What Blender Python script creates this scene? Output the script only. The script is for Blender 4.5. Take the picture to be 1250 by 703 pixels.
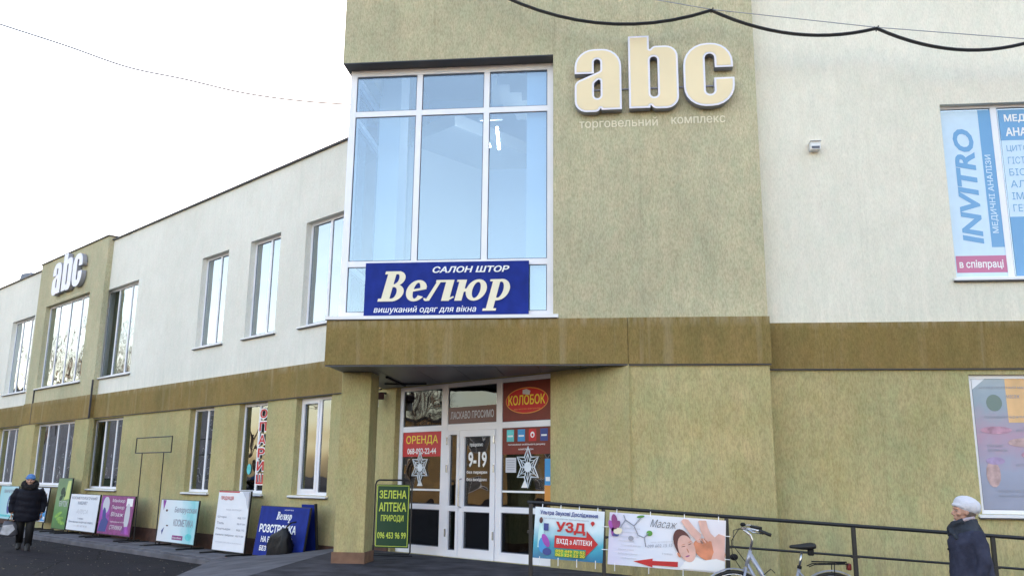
import bpy, bmesh, math, random
from mathutils import Matrix, Vector, noise
R = math.radians
PI = math.pi
random.seed(7)
scene = bpy.context.scene
COL = scene.collection
for o in list(bpy.data.objects): bpy.data.objects.remove(o)

# ------------------------------------------------------------------ camera
cam_d = bpy.data.cameras.new('camera'); cam = bpy.data.objects.new('camera', cam_d); COL.objects.link(cam)
cam_d.sensor_width = 36; cam_d.lens = 36*1072.8/1250; cam_d.clip_start = 0.05; cam_d.clip_end = 3000
PITCH, ROLL, YAW = R(12.35), R(0.606), R(6.427)
fw = Vector((0, math.cos(PITCH), math.sin(PITCH))); rt = Vector((1, 0, 0)); up = rt.cross(fw)
r2 = rt*math.cos(ROLL)+up*math.sin(ROLL); u2 = -rt*math.sin(ROLL)+up*math.cos(ROLL)
RY = Matrix.Rotation(YAW, 3, 'Z')
fw, r2, u2 = RY@fw, RY@r2, RY@u2
m3 = Matrix((r2, u2, -fw)).transposed()
cam.matrix_world = Matrix.Translation((0, 0, 1.6)) @ m3.to_4x4()
scene.camera = cam

# ------------------------------------------------------------------ sky, sun, exposure
SUN_EL, SUN_AZ = R(13), R(14)          # azimuth from +Y towards +X: the sun stands low behind the building
world = bpy.data.worlds.new("World"); scene.world = world; world.use_nodes = True
wn = world.node_tree.nodes; wl = world.node_tree.links
bg = wn['Background']; sky = wn.new('ShaderNodeTexSky'); sky.sky_type = 'NISHITA'; sky.sun_disc = False
sky.sun_elevation = SUN_EL; sky.sun_rotation = SUN_AZ
sky.air_density = 1.0; sky.dust_density = 2.5; sky.ozone_density = 1.0; sky.altitude = 100
wb = wn.new('ShaderNodeMix'); wb.data_type = 'RGBA'; wb.blend_type = 'MULTIPLY'; wb.inputs[0].default_value = 1; wb.inputs[7].default_value = (1.22, 1.0, .88, 1)   # white balance
wl.new(sky.outputs[0], wb.inputs[6]); wl.new(wb.outputs[2], bg.inputs[0]); bg.inputs[1].default_value = 0.15
sun_d = bpy.data.lights.new('sun', 'SUN'); sun_d.energy = 2.5; sun_d.angle = R(0.6); sun_d.color = (1, .86, .68)
sun = bpy.data.objects.new('sun', sun_d); COL.objects.link(sun)
sd = Vector((math.sin(SUN_AZ)*math.cos(SUN_EL), math.cos(SUN_AZ)*math.cos(SUN_EL), math.sin(SUN_EL)))
sun.rotation_euler = sd.to_track_quat('Z', 'Y').to_euler()
scene.view_settings.view_transform = 'Standard'; scene.view_settings.look = 'None'
scene.view_settings.exposure = 2.6; scene.view_settings.gamma = 1.0

# ------------------------------------------------------------------ materials
def newmat(name):
    m = bpy.data.materials.new(name); m.use_nodes = True
    nt = m.node_tree; return m, nt, nt.nodes['Principled BSDF']
def flat(name, col, rough=.6, metal=0, spec=.5, bump=0, bscale=60, var=0, vscale=8, emit=None, es=1):
    m, nt, b = newmat(name)
    b.inputs['Base Color'].default_value = (*col, 1); b.inputs['Roughness'].default_value = rough
    b.inputs['Metallic'].default_value = metal; b.inputs['Specular IOR Level'].default_value = spec
    if emit: b.inputs['Emission Color'].default_value = (*emit, 1); b.inputs['Emission Strength'].default_value = es
    tc = nt.nodes.new('ShaderNodeTexCoord')
    if var:
        n = nt.nodes.new('ShaderNodeTexNoise'); n.inputs['Scale'].default_value = vscale; n.inputs['Detail'].default_value = 5
        nt.links.new(tc.outputs['Object'], n.inputs['Vector'])
        r = nt.nodes.new('ShaderNodeValToRGB'); nt.links.new(n.outputs['Fac'], r.inputs[0])
        r.color_ramp.elements[0].position = .3; r.color_ramp.elements[1].position = .7
        r.color_ramp.elements[0].color = (*[c*(1-var) for c in col], 1); r.color_ramp.elements[1].color = (*[min(1, c*(1+var)) for c in col], 1)
        nt.links.new(r.outputs[0], b.inputs['Base Color'])
    if bump:
        n = nt.nodes.new('ShaderNodeTexNoise'); n.inputs['Scale'].default_value = bscale; n.inputs['Detail'].default_value = 3
        nt.links.new(tc.outputs['Object'], n.inputs['Vector'])
        bp = nt.nodes.new('ShaderNodeBump'); bp.inputs['Strength'].default_value = bump; bp.inputs['Distance'].default_value = .01
        nt.links.new(n.outputs['Fac'], bp.inputs['Height']); nt.links.new(bp.outputs[0], b.inputs['Normal'])
    return m
def stucco(name, c1, c2, c3, grain=1.0, stain=.5, dirt=(.3, .28, .2), zz=None):
    """scratched 'bark beetle' render: vertical scratches, mottled weathering, drip streaks"""
    m, nt, b = newmat(name); N = nt.nodes.new; L = nt.links.new
    tc = N('ShaderNodeTexCoord'); b.inputs['Roughness'].default_value = .9; b.inputs['Specular IOR Level'].default_value = .25
    def nz(sc, det, vec, scale=(1, 1, 1), rough=.6):
        mp = N('ShaderNodeMapping'); mp.inputs['Scale'].default_value = scale; L(vec, mp.inputs['Vector'])
        n = N('ShaderNodeTexNoise'); n.inputs['Scale'].default_value = sc; n.inputs['Detail'].default_value = det; n.inputs['Roughness'].default_value = rough
        L(mp.outputs[0], n.inputs['Vector']); return n.outputs['Fac']
    def ramp(f, a, bb, ca=(0, 0, 0, 1), cb=(1, 1, 1, 1)):
        r = N('ShaderNodeValToRGB'); L(f, r.inputs[0]); e = r.color_ramp.elements
        e[0].position = a; e[1].position = bb; e[0].color = ca; e[1].color = cb; return r.outputs[0]
    def mix(f, a, bb, t='MIX'):
        x = N('ShaderNodeMix'); x.data_type = 'RGBA'; x.blend_type = t
        if isinstance(f, float): x.inputs[0].default_value = f
        else: L(f, x.inputs[0])
        for i, v in ((6, a), (7, bb)):
            if isinstance(v, tuple): x.inputs[i].default_value = v
            else: L(v, x.inputs[i])
        return x.outputs[2]
    O = tc.outputs['Object']
    big = ramp(nz(.9, 6, O, (1, 1, .8)), .36, .64)
    mid = ramp(nz(3.2, 7, O, (1, 1, .55), .7), .38, .66)
    col = mix(big, (*c1, 1), (*c2, 1)); mm = N('ShaderNodeMath'); mm.operation = 'MULTIPLY'; L(mid, mm.inputs[0]); mm.inputs[1].default_value = .75
    col = mix(mm.outputs[0], col, (*c3, 1))
    pat = ramp(nz(.33, 5, O, (1, 1, 1), .6), .42, .60, (1-.10*grain, 1-.10*grain, 1-.11*grain, 1), (1.03, 1.03, 1.03, 1)); col = mix(1.0, col, pat, 'MULTIPLY')
    run = ramp(nz(1.1, 6, O, (3.2, 3.2, .05), .7), .60, .72, (1, 1, 1, 1), (1-.16*grain, 1-.16*grain, 1-.17*grain, 1)); col = mix(1.0, col, run, 'MULTIPLY')
    hue = ramp(nz(5.5, 6, O, (1, 1, .6), .75), .40, .62, (1+.035*grain, 1-.012*grain, 1-.01*grain, 1), (1-.02*grain, 1+.008*grain, 1-.01*grain, 1))
    col = mix(1.0, col, hue, 'MULTIPLY')
    scr = nz(60, 5, O, (1, 1, .30), .75)
    fine = ramp(scr, .37, .58, (1-.25*grain, 1-.25*grain, 1-.28*grain, 1), (1+.06*grain, 1+.06*grain, 1+.06*grain, 1))
    col = mix(1.0, col, fine, 'MULTIPLY')
    g2 = ramp(nz(13, 5, O, (1, 1, .3), .7), .3, .7, (1-.13*grain,)*3+(1,), (1.03,)*3+(1,))
    col = mix(1.0, col, g2, 'MULTIPLY')
    st = ramp(nz(2.6, 5, O, (1.6, 1.6, .07), .65), .56, .78)
    sm = N('ShaderNodeMath'); sm.operation = 'MULTIPLY'; L(st, sm.inputs[0]); sm.inputs[1].default_value = stain
    col = mix(sm.outputs[0], col, (*dirt, 1))
    if zz:                                # weathering that clings to a band of heights, broken up by drips
        sp = N('ShaderNodeSeparateXYZ'); L(O, sp.inputs[0]); mr = N('ShaderNodeMapRange'); mr.inputs[1].default_value = zz[0]; mr.inputs[2].default_value = zz[1]; L(sp.outputs['Z'], mr.inputs[0])
        dr = nz(7, 5, O, (1.5, 1.5, .12), .7); q = N('ShaderNodeMath'); q.operation = 'MULTIPLY'; L(mr.outputs[0], q.inputs[0]); L(ramp(dr, .42, .66), q.inputs[1])
        q2 = N('ShaderNodeMath'); q2.operation = 'MULTIPLY'; L(q.outputs[0], q2.inputs[0]); q2.inputs[1].default_value = zz[3]; col = mix(q2.outputs[0], col, (*zz[2], 1))
    L(col, b.inputs['Base Color'])
    bp = N('ShaderNodeBump'); bp.inputs['Strength'].default_value = .55*grain; bp.inputs['Distance'].default_value = .012
    L(scr, bp.inputs['Height']); L(bp.outputs[0], b.inputs['Normal'])
    return m
def glass(name, tint=(.8, .86, .88), base=.2, k=1.6, wav=.012):
    m = bpy.data.materials.new(name); m.use_nodes = True; nt = m.node_tree; nt.nodes.clear(); N = nt.nodes.new; L = nt.links.new
    out = N('ShaderNodeOutputMaterial'); mx = N('ShaderNodeMixShader'); tr = N('ShaderNodeBsdfTransparent'); gl = N('ShaderNodeBsdfGlossy')
    tr.inputs[0].default_value = (*tint, 1); gl.inputs['Roughness'].default_value = .0; gl.inputs[0].default_value = (.86, .94, 1, 1)
    fr = N('ShaderNodeFresnel'); fr.inputs[0].default_value = 1.5
    ma = N('ShaderNodeMath'); ma.operation = 'MULTIPLY_ADD'; L(fr.outputs[0], ma.inputs[0]); ma.inputs[1].default_value = k; ma.inputs[2].default_value = base; ma.use_clamp = True
    L(ma.outputs[0], mx.inputs[0]); L(tr.outputs[0], mx.inputs[1]); L(gl.outputs[0], mx.inputs[2]); L(mx.outputs[0], out.inputs[0])
    if wav:
        tc = N('ShaderNodeTexCoord'); n = N('ShaderNodeTexNoise'); n.inputs['Scale'].default_value = 1.3; n.inputs['Detail'].default_value = 1
        L(tc.outputs['Object'], n.inputs['Vector']); bp = N('ShaderNodeBump'); bp.inputs['Strength'].default_value = 1; bp.inputs['Distance'].default_value = wav
        L(n.outputs['Fac'], bp.inputs['Height']); L(bp.outputs[0], gl.inputs['Normal'])
    return m
def gradient(name, axis, stops, lo, hi, rough=.35):
    """printed colour gradient along one object axis"""
    m, nt, b = newmat(name); N = nt.nodes.new; L = nt.links.new
    tc = N('ShaderNodeTexCoord'); s = N('ShaderNodeSeparateXYZ'); L(tc.outputs['Object'], s.inputs[0])
    mr = N('ShaderNodeMapRange'); mr.inputs[1].default_value = lo; mr.inputs[2].default_value = hi; L(s.outputs[axis], mr.inputs[0])
    nz = N('ShaderNodeTexNoise'); nz.inputs['Scale'].default_value = 5; nz.inputs['Detail'].default_value = 4; L(tc.outputs['Object'], nz.inputs['Vector'])
    a = N('ShaderNodeMath'); a.operation = 'MULTIPLY_ADD'; L(nz.outputs['Fac'], a.inputs[0]); a.inputs[1].default_value = .3; L(mr.outputs[0], a.inputs[2])
    a2 = N('ShaderNodeMath'); a2.operation = 'SUBTRACT'; L(a.outputs[0], a2.inputs[0]); a2.inputs[1].default_value = .15
    r = N('ShaderNodeValToRGB'); L(a2.outputs[0], r.inputs[0]); e = r.color_ramp.elements
    while len(e) < len(stops): e.new(.5)
    for i, (p, c) in enumerate(stops): e[i].position = p; e[i].color = (*c, 1)
    L(r.outputs[0], b.inputs['Base Color']); b.inputs['Roughness'].default_value = rough
    return m
M = {}
M['olive'] = stucco('olive_stucco', (0.474, 0.399, 0.187), (0.404, 0.404, 0.212), (0.545, 0.449, 0.242), 1.0, .30, (0.380, 0.326, 0.158), zz=(1.3, .42, (0.281, 0.245, 0.148), .6))
M['olive_up'] = stucco('olive_grey_stucco', (0.531, 0.489, 0.329), (0.488, 0.475, 0.329), (0.604, 0.551, 0.377), 1.0, .25, (0.413, 0.358, 0.256))
M['brown'] = stucco('brown_stucco', (.272,.188,.062), (.215,.166,.060), (.305,.215,.085), 1.0, .6, (.38,.31,.19), zz=(3.66, 3.80, (.42,.36,.25), .55))
M['white_wall'] = stucco('white_stucco', (0.779, 0.745, 0.643), (0.746, 0.729, 0.633), (0.822, 0.780, 0.682), .42, .34, (0.671, 0.643, 0.528), zz=(4.5, 3.81, (.56, .56, .47), .45))
M['white_wall_l'] = stucco('cool_white_stucco', (0.775, 0.755, 0.695), (0.745, 0.733, 0.670), (0.810, 0.790, 0.735), .42, .34, (0.618, 0.620, 0.574), zz=(4.5, 3.81, (.55, .57, .52), .45))
M['plinth'] = flat('plinth_brown', (.085, .042, .03), .8, bump=.4, var=.25)
M['pvc'] = flat('white_pvc', (.80, .80, .86), .3, var=.03, vscale=3)
M['gasket'] = flat('dark_gasket', (.10, .11, .15), .6)
M['sill'] = flat('white_sill', (.76, .76, .78), .4)
M['coping'] = flat('dark_coping_and_shadow_line', (.05, .05, .06), .5)  # roof coping; also colours the painted shadow lines under the bands
M['glass'] = glass('window_glass', base=.42, k=1.3)
M['glass_tower'] = glass('tower_glass', (.72, .82, .90), base=.10, k=1.0, wav=.004)
M['glass_low'] = glass('lower_glass', (.62, .66, .68), base=.17, k=1.6)
M['glass_door'] = glass('door_glass', (.5, .5, .5), base=.05, k=1.3)
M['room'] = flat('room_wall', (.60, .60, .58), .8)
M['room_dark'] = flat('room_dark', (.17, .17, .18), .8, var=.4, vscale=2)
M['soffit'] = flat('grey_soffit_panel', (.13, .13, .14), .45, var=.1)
M['iron'] = flat('black_iron', (.012, .012, .014), .45)
M['rubber'] = flat('black_rubber', (.015, .015, .016), .6)
M['black'] = flat('black_paint', (.012, .012, .014), .6, spec=.2)
M['chrome'] = flat('bright_metal', (.6, .6, .62), .25, metal=.9)
M['silver'] = flat('silver_paint', (.36, .37, .43), .3, metal=.4, var=.1, vscale=12)
M['cream'] = flat('cream_face', (.80, .66, .42), .45, var=.05, vscale=1)
M['lav'] = flat('letter_rim', (.78, .76, .86), .4)
M['letter_side'] = flat('letter_side', (.32, .32, .37), .5)
M['whiteprint'] = flat('white_print', (.82, .82, .84), .5)
M['creamprint'] = flat('cream_print', (.78, .72, .55), .5)
M['greyprint'] = flat('grey_print', (.30, .31, .38), .5)
M['paleprint'] = flat('pale_print', (.55, .56, .62), .5)
M['blackprint'] = flat('black_print', (.03, .03, .04), .5)
M['navyprint'] = flat('navy_print', (.04, .06, .25), .5)
M['blueboard'] = flat('royal_blue_print', (.010, .026, .22), .6, spec=.15, var=.18, vscale=5)
M['red'] = flat('red_print', (.50, .015, .02), .45, var=.08)
M['darkred'] = flat('dark_red_film', (.16, .018, .012), .4, var=.1)
M['yellowprint'] = flat('yellow_print', (.80, .62, .04), .5)
M['greenboard'] = flat('dark_green_board', (.008, .055, .022), .5)
M['limeprint'] = flat('lime_print', (.62, .74, .10), .5)
M['orange'] = flat('orange_print', (.65, .27, .05), .5)
M['skin_p'] = flat('skin_print', (.70, .42, .36), .5, var=.14, vscale=7)
M['skin_d'] = flat('skin_print_dark', (.60, .22, .12), .5, var=.3, vscale=6)
M['brownprint'] = flat('brown_hair_print', (.10, .03, .03), .5)
M['purple'] = flat('purple_print', (.30, .06, .36), .5, var=.5, vscale=5)
M['magenta'] = flat('magenta_print', (.26, .05, .20), .5, var=.3)
M['teal'] = flat('teal_print', (.12, .55, .58), .5, var=.2)
M['paleteal'] = flat('pale_teal_print', (.50, .75, .76), .5, var=.08)
M['whiteboard'] = flat('white_board', (.76, .78, .84), .45, var=.03, vscale=3)
M['green_p'] = flat('green_print', (.10, .30, .05), .5, var=.4, vscale=9)
M['blue1'] = flat('blue_print', (.05, .28, .60), .5)
M['vinyl_blue'] = flat('pale_blue_film', (.55, .70, .85), .25, var=.03)
M['vinyl_mid'] = flat('mid_blue_film', (.13, .33, .60), .25)
M['vinyl_pink'] = flat('dark_pink_film', (.50, .13, .27), .3)
M['lamp'] = flat('lamp', (1, 1, 1), .5, emit=(1, .97, .9), es=9)
M['warmlamp'] = flat('warm_lamp', (1, .8, .5), .5, emit=(1, .62, .28), es=7)
M['paper_star'] = flat('white_paper', (.70, .76, .84), .6)
M['eye_white'] = flat('eye_white', (.30, .26, .25), .5)
M['welcome'] = flat('brown_red_film', (.14, .06, .05), .4)
M['bag'] = flat('black_plastic_bag', (.006, .006, .008), .5, spec=.25, bump=.6, bscale=14)

# ------------------------------------------------------------------ geometry helpers
class MB:
    def __init__(s): s.v = []; s.f = []
    def add(s, vs, fs):
        n = len(s.v); s.v += [tuple(v) for v in vs]; s.f += [tuple(i+n for i in f) for f in fs]; return s
    def box(s, x0, x1, y0, y1, z0, z1):
        return s.add([(x0,y0,z0),(x1,y0,z0),(x1,y1,z0),(x0,y1,z0),(x0,y0,z1),(x1,y0,z1),(x1,y1,z1),(x0,y1,z1)],
                     [(0,3,2,1),(4,5,6,7),(0,1,5,4),(1,2,6,5),(2,3,7,6),(3,0,4,7)])
    def quad(s, a, b, c, d): return s.add([a, b, c, d], [(0, 1, 2, 3)])
    def prism(s, pts, y0, y1):            # polygon in x,z swept along y
        n = len(pts); return s.add([(p[0], y0, p[1]) for p in pts]+[(p[0], y1, p[1]) for p in pts],
            [tuple(range(n)), tuple(range(2*n-1, n-1, -1))]+[(i, i+n, (i+1) % n+n, (i+1) % n) for i in range(n)])
    def slab(s, pts, z0, z1):             # polygon in x,y swept along z
        n = len(pts)
        if not hasattr(z1, '__len__'): z1 = [z1]*n
        return s.add([(p[0], p[1], z0) for p in pts]+[(p[0], p[1], z) for p, z in zip(pts, z1)],
            [tuple(range(n-1, -1, -1)), tuple(range(n, 2*n))]+[(i, (i+1) % n, (i+1) % n+n, i+n) for i in range(n)])
    def tube(s, path, r, n=8, closed=False, cap=True):
        P = [Vector(p) for p in path]; m = len(P); rs = r if hasattr(r, '__len__') else [r]*m
        rings = []; prev = None
        for i in range(m):
            if closed: t = (P[(i+1) % m]-P[i-1])
            else: t = P[min(i+1, m-1)]-P[max(i-1, 0)]
            t.normalize()
            if prev is None:
                a = Vector((0, 0, 1)) if abs(t.z) < .9 else Vector((1, 0, 0)); u = t.cross(a).normalized()
            else: u = (prev-t*prev.dot(t)).normalized()
            prev = u; w = t.cross(u)
            rings.append([P[i]+(u*math.cos(2*PI*k/n)+w*math.sin(2*PI*k/n))*rs[i] for k in range(n)])
        vs = [v for q in rings for v in q]; fs = []
        for i in range(m if closed else m-1):
            j = (i+1) % m
            for k in range(n): fs.append((i*n+k, i*n+(k+1) % n, j*n+(k+1) % n, j*n+k))
        if cap and not closed: fs += [tuple(range(n-1, -1, -1)), tuple(range((m-1)*n, m*n))]
        return s.add(vs, fs)
    def ell(s, c, r, nu=14, nv=9, rot=None):
        vs = []; fs = []; c = Vector(c)
        for j in range(nv+1):
            for i in range(nu):
                ph = PI*j/nv; a = 2*PI*i/nu
                p = Vector((r[0]*math.sin(ph)*math.cos(a), r[1]*math.sin(ph)*math.sin(a), r[2]*math.cos(ph)))
                if rot: p = rot@p
                vs.append(c+p)
        for j in range(nv):
            for i in range(nu): fs.append((j*nu+i, (j+1)*nu+i, (j+1)*nu+(i+1) % nu, j*nu+(i+1) % nu))
        return s.add(vs, fs)
    def loft(s, rings, n=20):             # rings: (cx,cy,cz,rx,ry)
        vs = []; fs = []
        for (cx, cy, cz, rx, ry) in rings:
            for k in range(n): a = 2*PI*k/n; vs.append((cx+rx*math.cos(a), cy+ry*math.sin(a), cz))
        for j in range(len(rings)-1):
            for k in range(n): fs.append((j*n+k, j*n+(k+1) % n, (j+1)*n+(k+1) % n, (j+1)*n+k))
        fs += [tuple(range(n-1, -1, -1)), tuple(range((len(rings)-1)*n, len(rings)*n))]
        return s.add(vs, fs)
    def mesh(s, name, smooth=False, fixn=True):
        me = bpy.data.meshes.new(name); me.from_pydata(s.v, [], s.f)
        if fixn:
            bm = bmesh.new(); bm.from_mesh(me); bmesh.ops.recalc_face_normals(bm, faces=bm.faces); bm.to_mesh(me); bm.free()
        if smooth: me.polygons.foreach_set('use_smooth', [True]*len(me.polygons))
        return me
WM = {}
I4 = Matrix.Identity(4)
def link(name, me, parent=None, W=I4, mat=None, label=None, cat=None, group=None, kind=None):
    o = bpy.data.objects.new(name, me); COL.objects.link(o)
    if parent is not None:
        o.parent = parent; o.matrix_basis = WM[parent.name].inverted() @ W
    else: o.matrix_basis = W
    WM[o.name] = W.copy()
    if mat is not None and me is not None and not me.materials: me.materials.append(mat)
    if label: o['label'] = label
    if cat: o['category'] = cat
    if group: o['group'] = group
    if kind: o['kind'] = kind
    return o
def thing(name, label, cat, W=I4, group=None): return link(name, None, None, W, None, label, cat, group)
def part(name, mb, mat, parent, W=I4, smooth=False, label=None, kind=None):
    me = mb if isinstance(mb, bpy.types.Mesh) else mb.mesh(name, smooth)
    return link(name, me, parent, W, mat, label, kind=kind)
def bevelled(me, w=.01, seg=2):
    bm = bmesh.new(); bm.from_mesh(me); bmesh.ops.remove_doubles(bm, verts=bm.verts, dist=1e-5)
    bmesh.ops.bevel(bm, geom=[e for e in bm.edges], offset=w, segments=seg, affect='EDGES', profile=.5); bm.to_mesh(me); bm.free(); return me
def wall_holes(x0, x1, z0, z1, y0, y1, holes):
    xs = sorted({x0, x1, *[h[0] for h in holes], *[h[1] for h in holes]}); zs = sorted({z0, z1, *[h[2] for h in holes], *[h[3] for h in holes]})
    xs = [x for x in xs if x0 <= x <= x1]; zs = [z for z in zs if z0 <= z <= z1]
    def solid(i, j):
        if i < 0 or j < 0 or i >= len(xs)-1 or j >= len(zs)-1: return False
        cx = (xs[i]+xs[i+1])/2; cz = (zs[j]+zs[j+1])/2
        return not any(h[0] < cx < h[1] and h[2] < cz < h[3] for h in holes)
    m = MB()
    for i in range(len(xs)-1):
        for j in range(len(zs)-1):
            if not solid(i, j): continue
            a, b, c, d = xs[i], xs[i+1], zs[j], zs[j+1]
            m.quad((a,y0,c),(b,y0,c),(b,y0,d),(a,y0,d)); m.quad((a,y1,d),(b,y1,d),(b,y1,c),(a,y1,c))
            if not solid(i-1, j): m.quad((a,y1,c),(a,y0,c),(a,y0,d),(a,y1,d))
            if not solid(i+1, j): m.quad((b,y0,c),(b,y1,c),(b,y1,d),(b,y0,d))
            if not solid(i, j-1): m.quad((a,y1,c),(b,y1,c),(b,y0,c),(a,y0,c))
            if not solid(i, j+1): m.quad((a,y0,d),(b,y0,d),(b,y1,d),(a,y1,d))
    me = bpy.data.meshes.new('wall'); me.from_pydata(m.v, [], m.f)
    bm = bmesh.new(); bm.from_mesh(me); bmesh.ops.remove_doubles(bm, verts=bm.verts, dist=1e-4); bm.to_mesh(me); bm.free()
    return me
def T(x=0, y=0, z=0): return Matrix.Translation((x, y, z))
def RZ(a): return Matrix.Rotation(a, 4, 'Z')
def RX(a): return Matrix.Rotation(a, 4, 'X')
def RYm(a): return Matrix.Rotation(a, 4, 'Y')
FACE = RX(PI/2)                           # text plane -> wall plane facing -y

_tc = {}
from mathutils.geometry import delaunay_2d_cdt
def text_mesh(body, bold=0, shear=0, spacing=1.0):
    """flat text mesh; every glyph contour is filled on its own, because some glyphs are built of overlapping contours"""
    key = (body, bold, shear, spacing)
    if key in _tc: return _tc[key]
    cu = bpy.data.curves.new('t', 'FONT'); cu.body = body; cu.size = 1; cu.shear = shear
    cu.space_character = spacing; cu.resolution_u = 3; cu.fill_mode = 'NONE'; cu.align_x = 'LEFT'
    ob = bpy.data.objects.new('t', cu); COL.objects.link(ob)
    dg = bpy.context.evaluated_depsgraph_get(); dg.update()
    me = bpy.data.meshes.new_from_object(ob.evaluated_get(dg)); bpy.data.objects.remove(ob)
    nb = {}
    for e in me.edges:
        a, b = e.vertices; nb.setdefault(a, []).append(b); nb.setdefault(b, []).append(a)
    seen = set(); loops = []
    for st in sorted(nb):
        if st in seen: continue
        lp = [st]; seen.add(st); cur = st
        while True:
            nx = [q for q in nb[cur] if q not in seen]
            if not nx: break
            cur = min(nx) if len(lp) == 1 else nx[0]; seen.add(cur); lp.append(cur)
        L_ = []
        for q in lp:
            c = me.vertices[q].co
            if not L_ or (Vector((c.x, c.y))-L_[-1]).length > 1e-4: L_.append(Vector((c.x, c.y)))
        if len(L_) > 2 and (L_[0]-L_[-1]).length < 1e-4: L_.pop()
        if len(L_) > 2: loops.append(L_)
    def area(l): return sum(l[k-1].x*l[k].y-l[k].x*l[k-1].y for k in range(len(l)))/2
    ar = [area(l) for l in loops]
    sg = 1 if (max(ar, key=abs) if ar else 1) > 0 else -1
    def grow(l, d, a):
        if not d: return l
        o = []; n = len(l); s_ = 1 if a > 0 else -1
        for k in range(n):
            t1 = (l[k]-l[k-1]).normalized(); t2 = (l[(k+1) % n]-l[k]).normalized()
            n1 = Vector((t1.y, -t1.x))*s_; n2 = Vector((t2.y, -t2.x))*s_; m = n1+n2
            m = m/max(.35, m.length_squared/2) if m.length > 1e-6 else n1
            o.append(l[k]+m*d)
        return o
    G = [grow(l, bold if a*sg > 0 else -bold, a) for l, a in zip(loops, ar)]
    bb = sorted(range(len(G)), key=lambda k: min(p.x for p in G[k])); clusters = []; hi = -1e9
    for k in bb:                          # contours that overlap in x belong to one glyph
        if clusters and min(p.x for p in G[k]) < hi: clusters[-1].append(k)
        else: clusters.append([k]); hi = -1e9
        hi = max(hi, max(p.x for p in G[k]))
    V, F = [], []
    for cl_ in clusters:
        pts = []; ed = []
        for k in cl_:
            b0 = len(pts); n = len(G[k]); pts += G[k]; ed += [(b0+q, b0+(q+1) % n) for q in range(n)]
        vs, _e, fs, _a, _b, _c = delaunay_2d_cdt(pts, ed, [], 0, 1e-6)
        b0 = len(V); V += [(v.x, v.y, 0) for v in vs]
        for f in fs:
            c = sum((vs[q] for q in f), Vector((0, 0)))/len(f); wn_ = 0
            for (p, q) in ed:
                a, b = pts[p], pts[q]
                if (a.y > c.y) != (b.y > c.y) and c.x < (b.x-a.x)*(c.y-a.y)/(b.y-a.y)+a.x: wn_ += 1 if b.y > a.y else -1
            if wn_: F.append(tuple(b0+q for q in f))
    me2 = bpy.data.meshes.new('text'); me2.from_pydata(V, [], F); bpy.data.meshes.remove(me)
    xs = [v[0] for v in V] or [0, 1]; ys = [v[1] for v in V] or [0, 1]
    _tc[key] = (me2, min(xs), max(xs), min(ys), max(ys)); return _tc[key]
def lettering(body, parent, W, x, z, w, h, mat, y=-.004, bold=0, shear=0, rot=0, spacing=1.0, name='lettering'):
    """text fitted into the box x..x+w, z..z+h of the panel frame W, standing y in front of it"""
    me0, a, b, c, d = text_mesh(body, bold, shear, spacing); me = me0.copy()
    sx = w/(b-a); sy = h/(d-c); Rm = Matrix.Rotation(rot, 4, 'Z')
    for v in me.vertices: v.co = Vector(((v.co.x-a)*sx, (v.co.y-c)*sy, 0))
    if rot: me.transform(Rm)
    me.transform(FACE)
    return link(name, me, parent, W @ T(x, y, z), mat)
def fillet(pts, n=6):
    out = []; m = len(pts)
    for i in range(m):
        p = Vector(pts[i][:2]); r = pts[i][2] if len(pts[i]) > 2 else 0
        a = Vector(pts[i-1][:2])-p; b = Vector(pts[(i+1) % m][:2])-p
        if r <= 0: out.append(tuple(p)); continue
        la, lb = a.length, b.length; a.normalize(); b.normalize()
        ang = a.angle(b); t = min(r/math.tan(ang/2), la*.499 if (len(pts[i-1]) > 2 and pts[i-1][2] > 0) else la*.98, lb*.499 if (len(pts[(i+1) % m]) > 2 and pts[(i+1) % m][2] > 0) else lb*.98)
        p0 = p+a*t; p1 = p+b*t
        for k in range(n+1):
            u = k/n; # quadratic-ish arc with a rounder rational weight
            w = math.sin(ang/2); d = (1-u)**2+2*w*u*(1-u)+u*u
            out.append(tuple((p0*(1-u)**2+p*2*w*u*(1-u)+p1*u*u)/d))
    return out
def shape_mesh(loops, depth=0, offset=0, front=True):
    """closed 2-D loops (first outer, others holes) -> mesh in the x,z plane facing -y, depth going to +y"""
    cu = bpy.data.curves.new('s', 'CURVE'); cu.dimensions = '2D'; cu.fill_mode = 'BOTH'; cu.extrude = depth/2; cu.offset = offset
    for lp in loops:
        sp = cu.splines.new('POLY'); sp.points.add(len(lp)-1); sp.use_cyclic_u = True
        for p, q in zip(sp.points, lp): p.co = (q[0], q[1], 0, 1)
    ob = bpy.data.objects.new('s', cu); COL.objects.link(ob); dg = bpy.context.evaluated_depsgraph_get(); dg.update()
    me = bpy.data.meshes.new_from_object(ob.evaluated_get(dg)); bpy.data.objects.remove(ob); me.materials.clear()
    me.transform(T(0, 0, -depth/2)); me.transform(FACE)
    return me
def poly(pts, name, mat, parent, W, y=-.003, th=.0015):
    m = MB().prism(pts, y, y+th); return part(name, m, mat, parent, W)
def rect(x0, x1, z0, z1, name, mat, parent, W, y=-.003, th=.0015): return poly([(x0,z0),(x1,z0),(x1,z1),(x0,z1)], name, mat, parent, W, y, th)
def disc(cx, cz, rx, rz, n=20, rot=0): return [(cx+rx*math.cos(2*PI*k/n)*math.cos(rot)-rz*math.sin(2*PI*k/n)*math.sin(rot), cz+rx*math.cos(2*PI*k/n)*math.sin(rot)+rz*math.sin(2*PI*k/n)*math.cos(rot)) for k in range(n)]

# ------------------------------------------------------------------ frames of the place
YF = 12.0
C0 = Vector((.252, 12.0, 0)); PH = R(37.593)
FF = T(0, YF, 0)                          # front wall frame: x right, y into the building
LF = T(*C0) @ RZ(-PH)                     # left wing frame: x right (so wing runs to -x), y into the building

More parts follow.
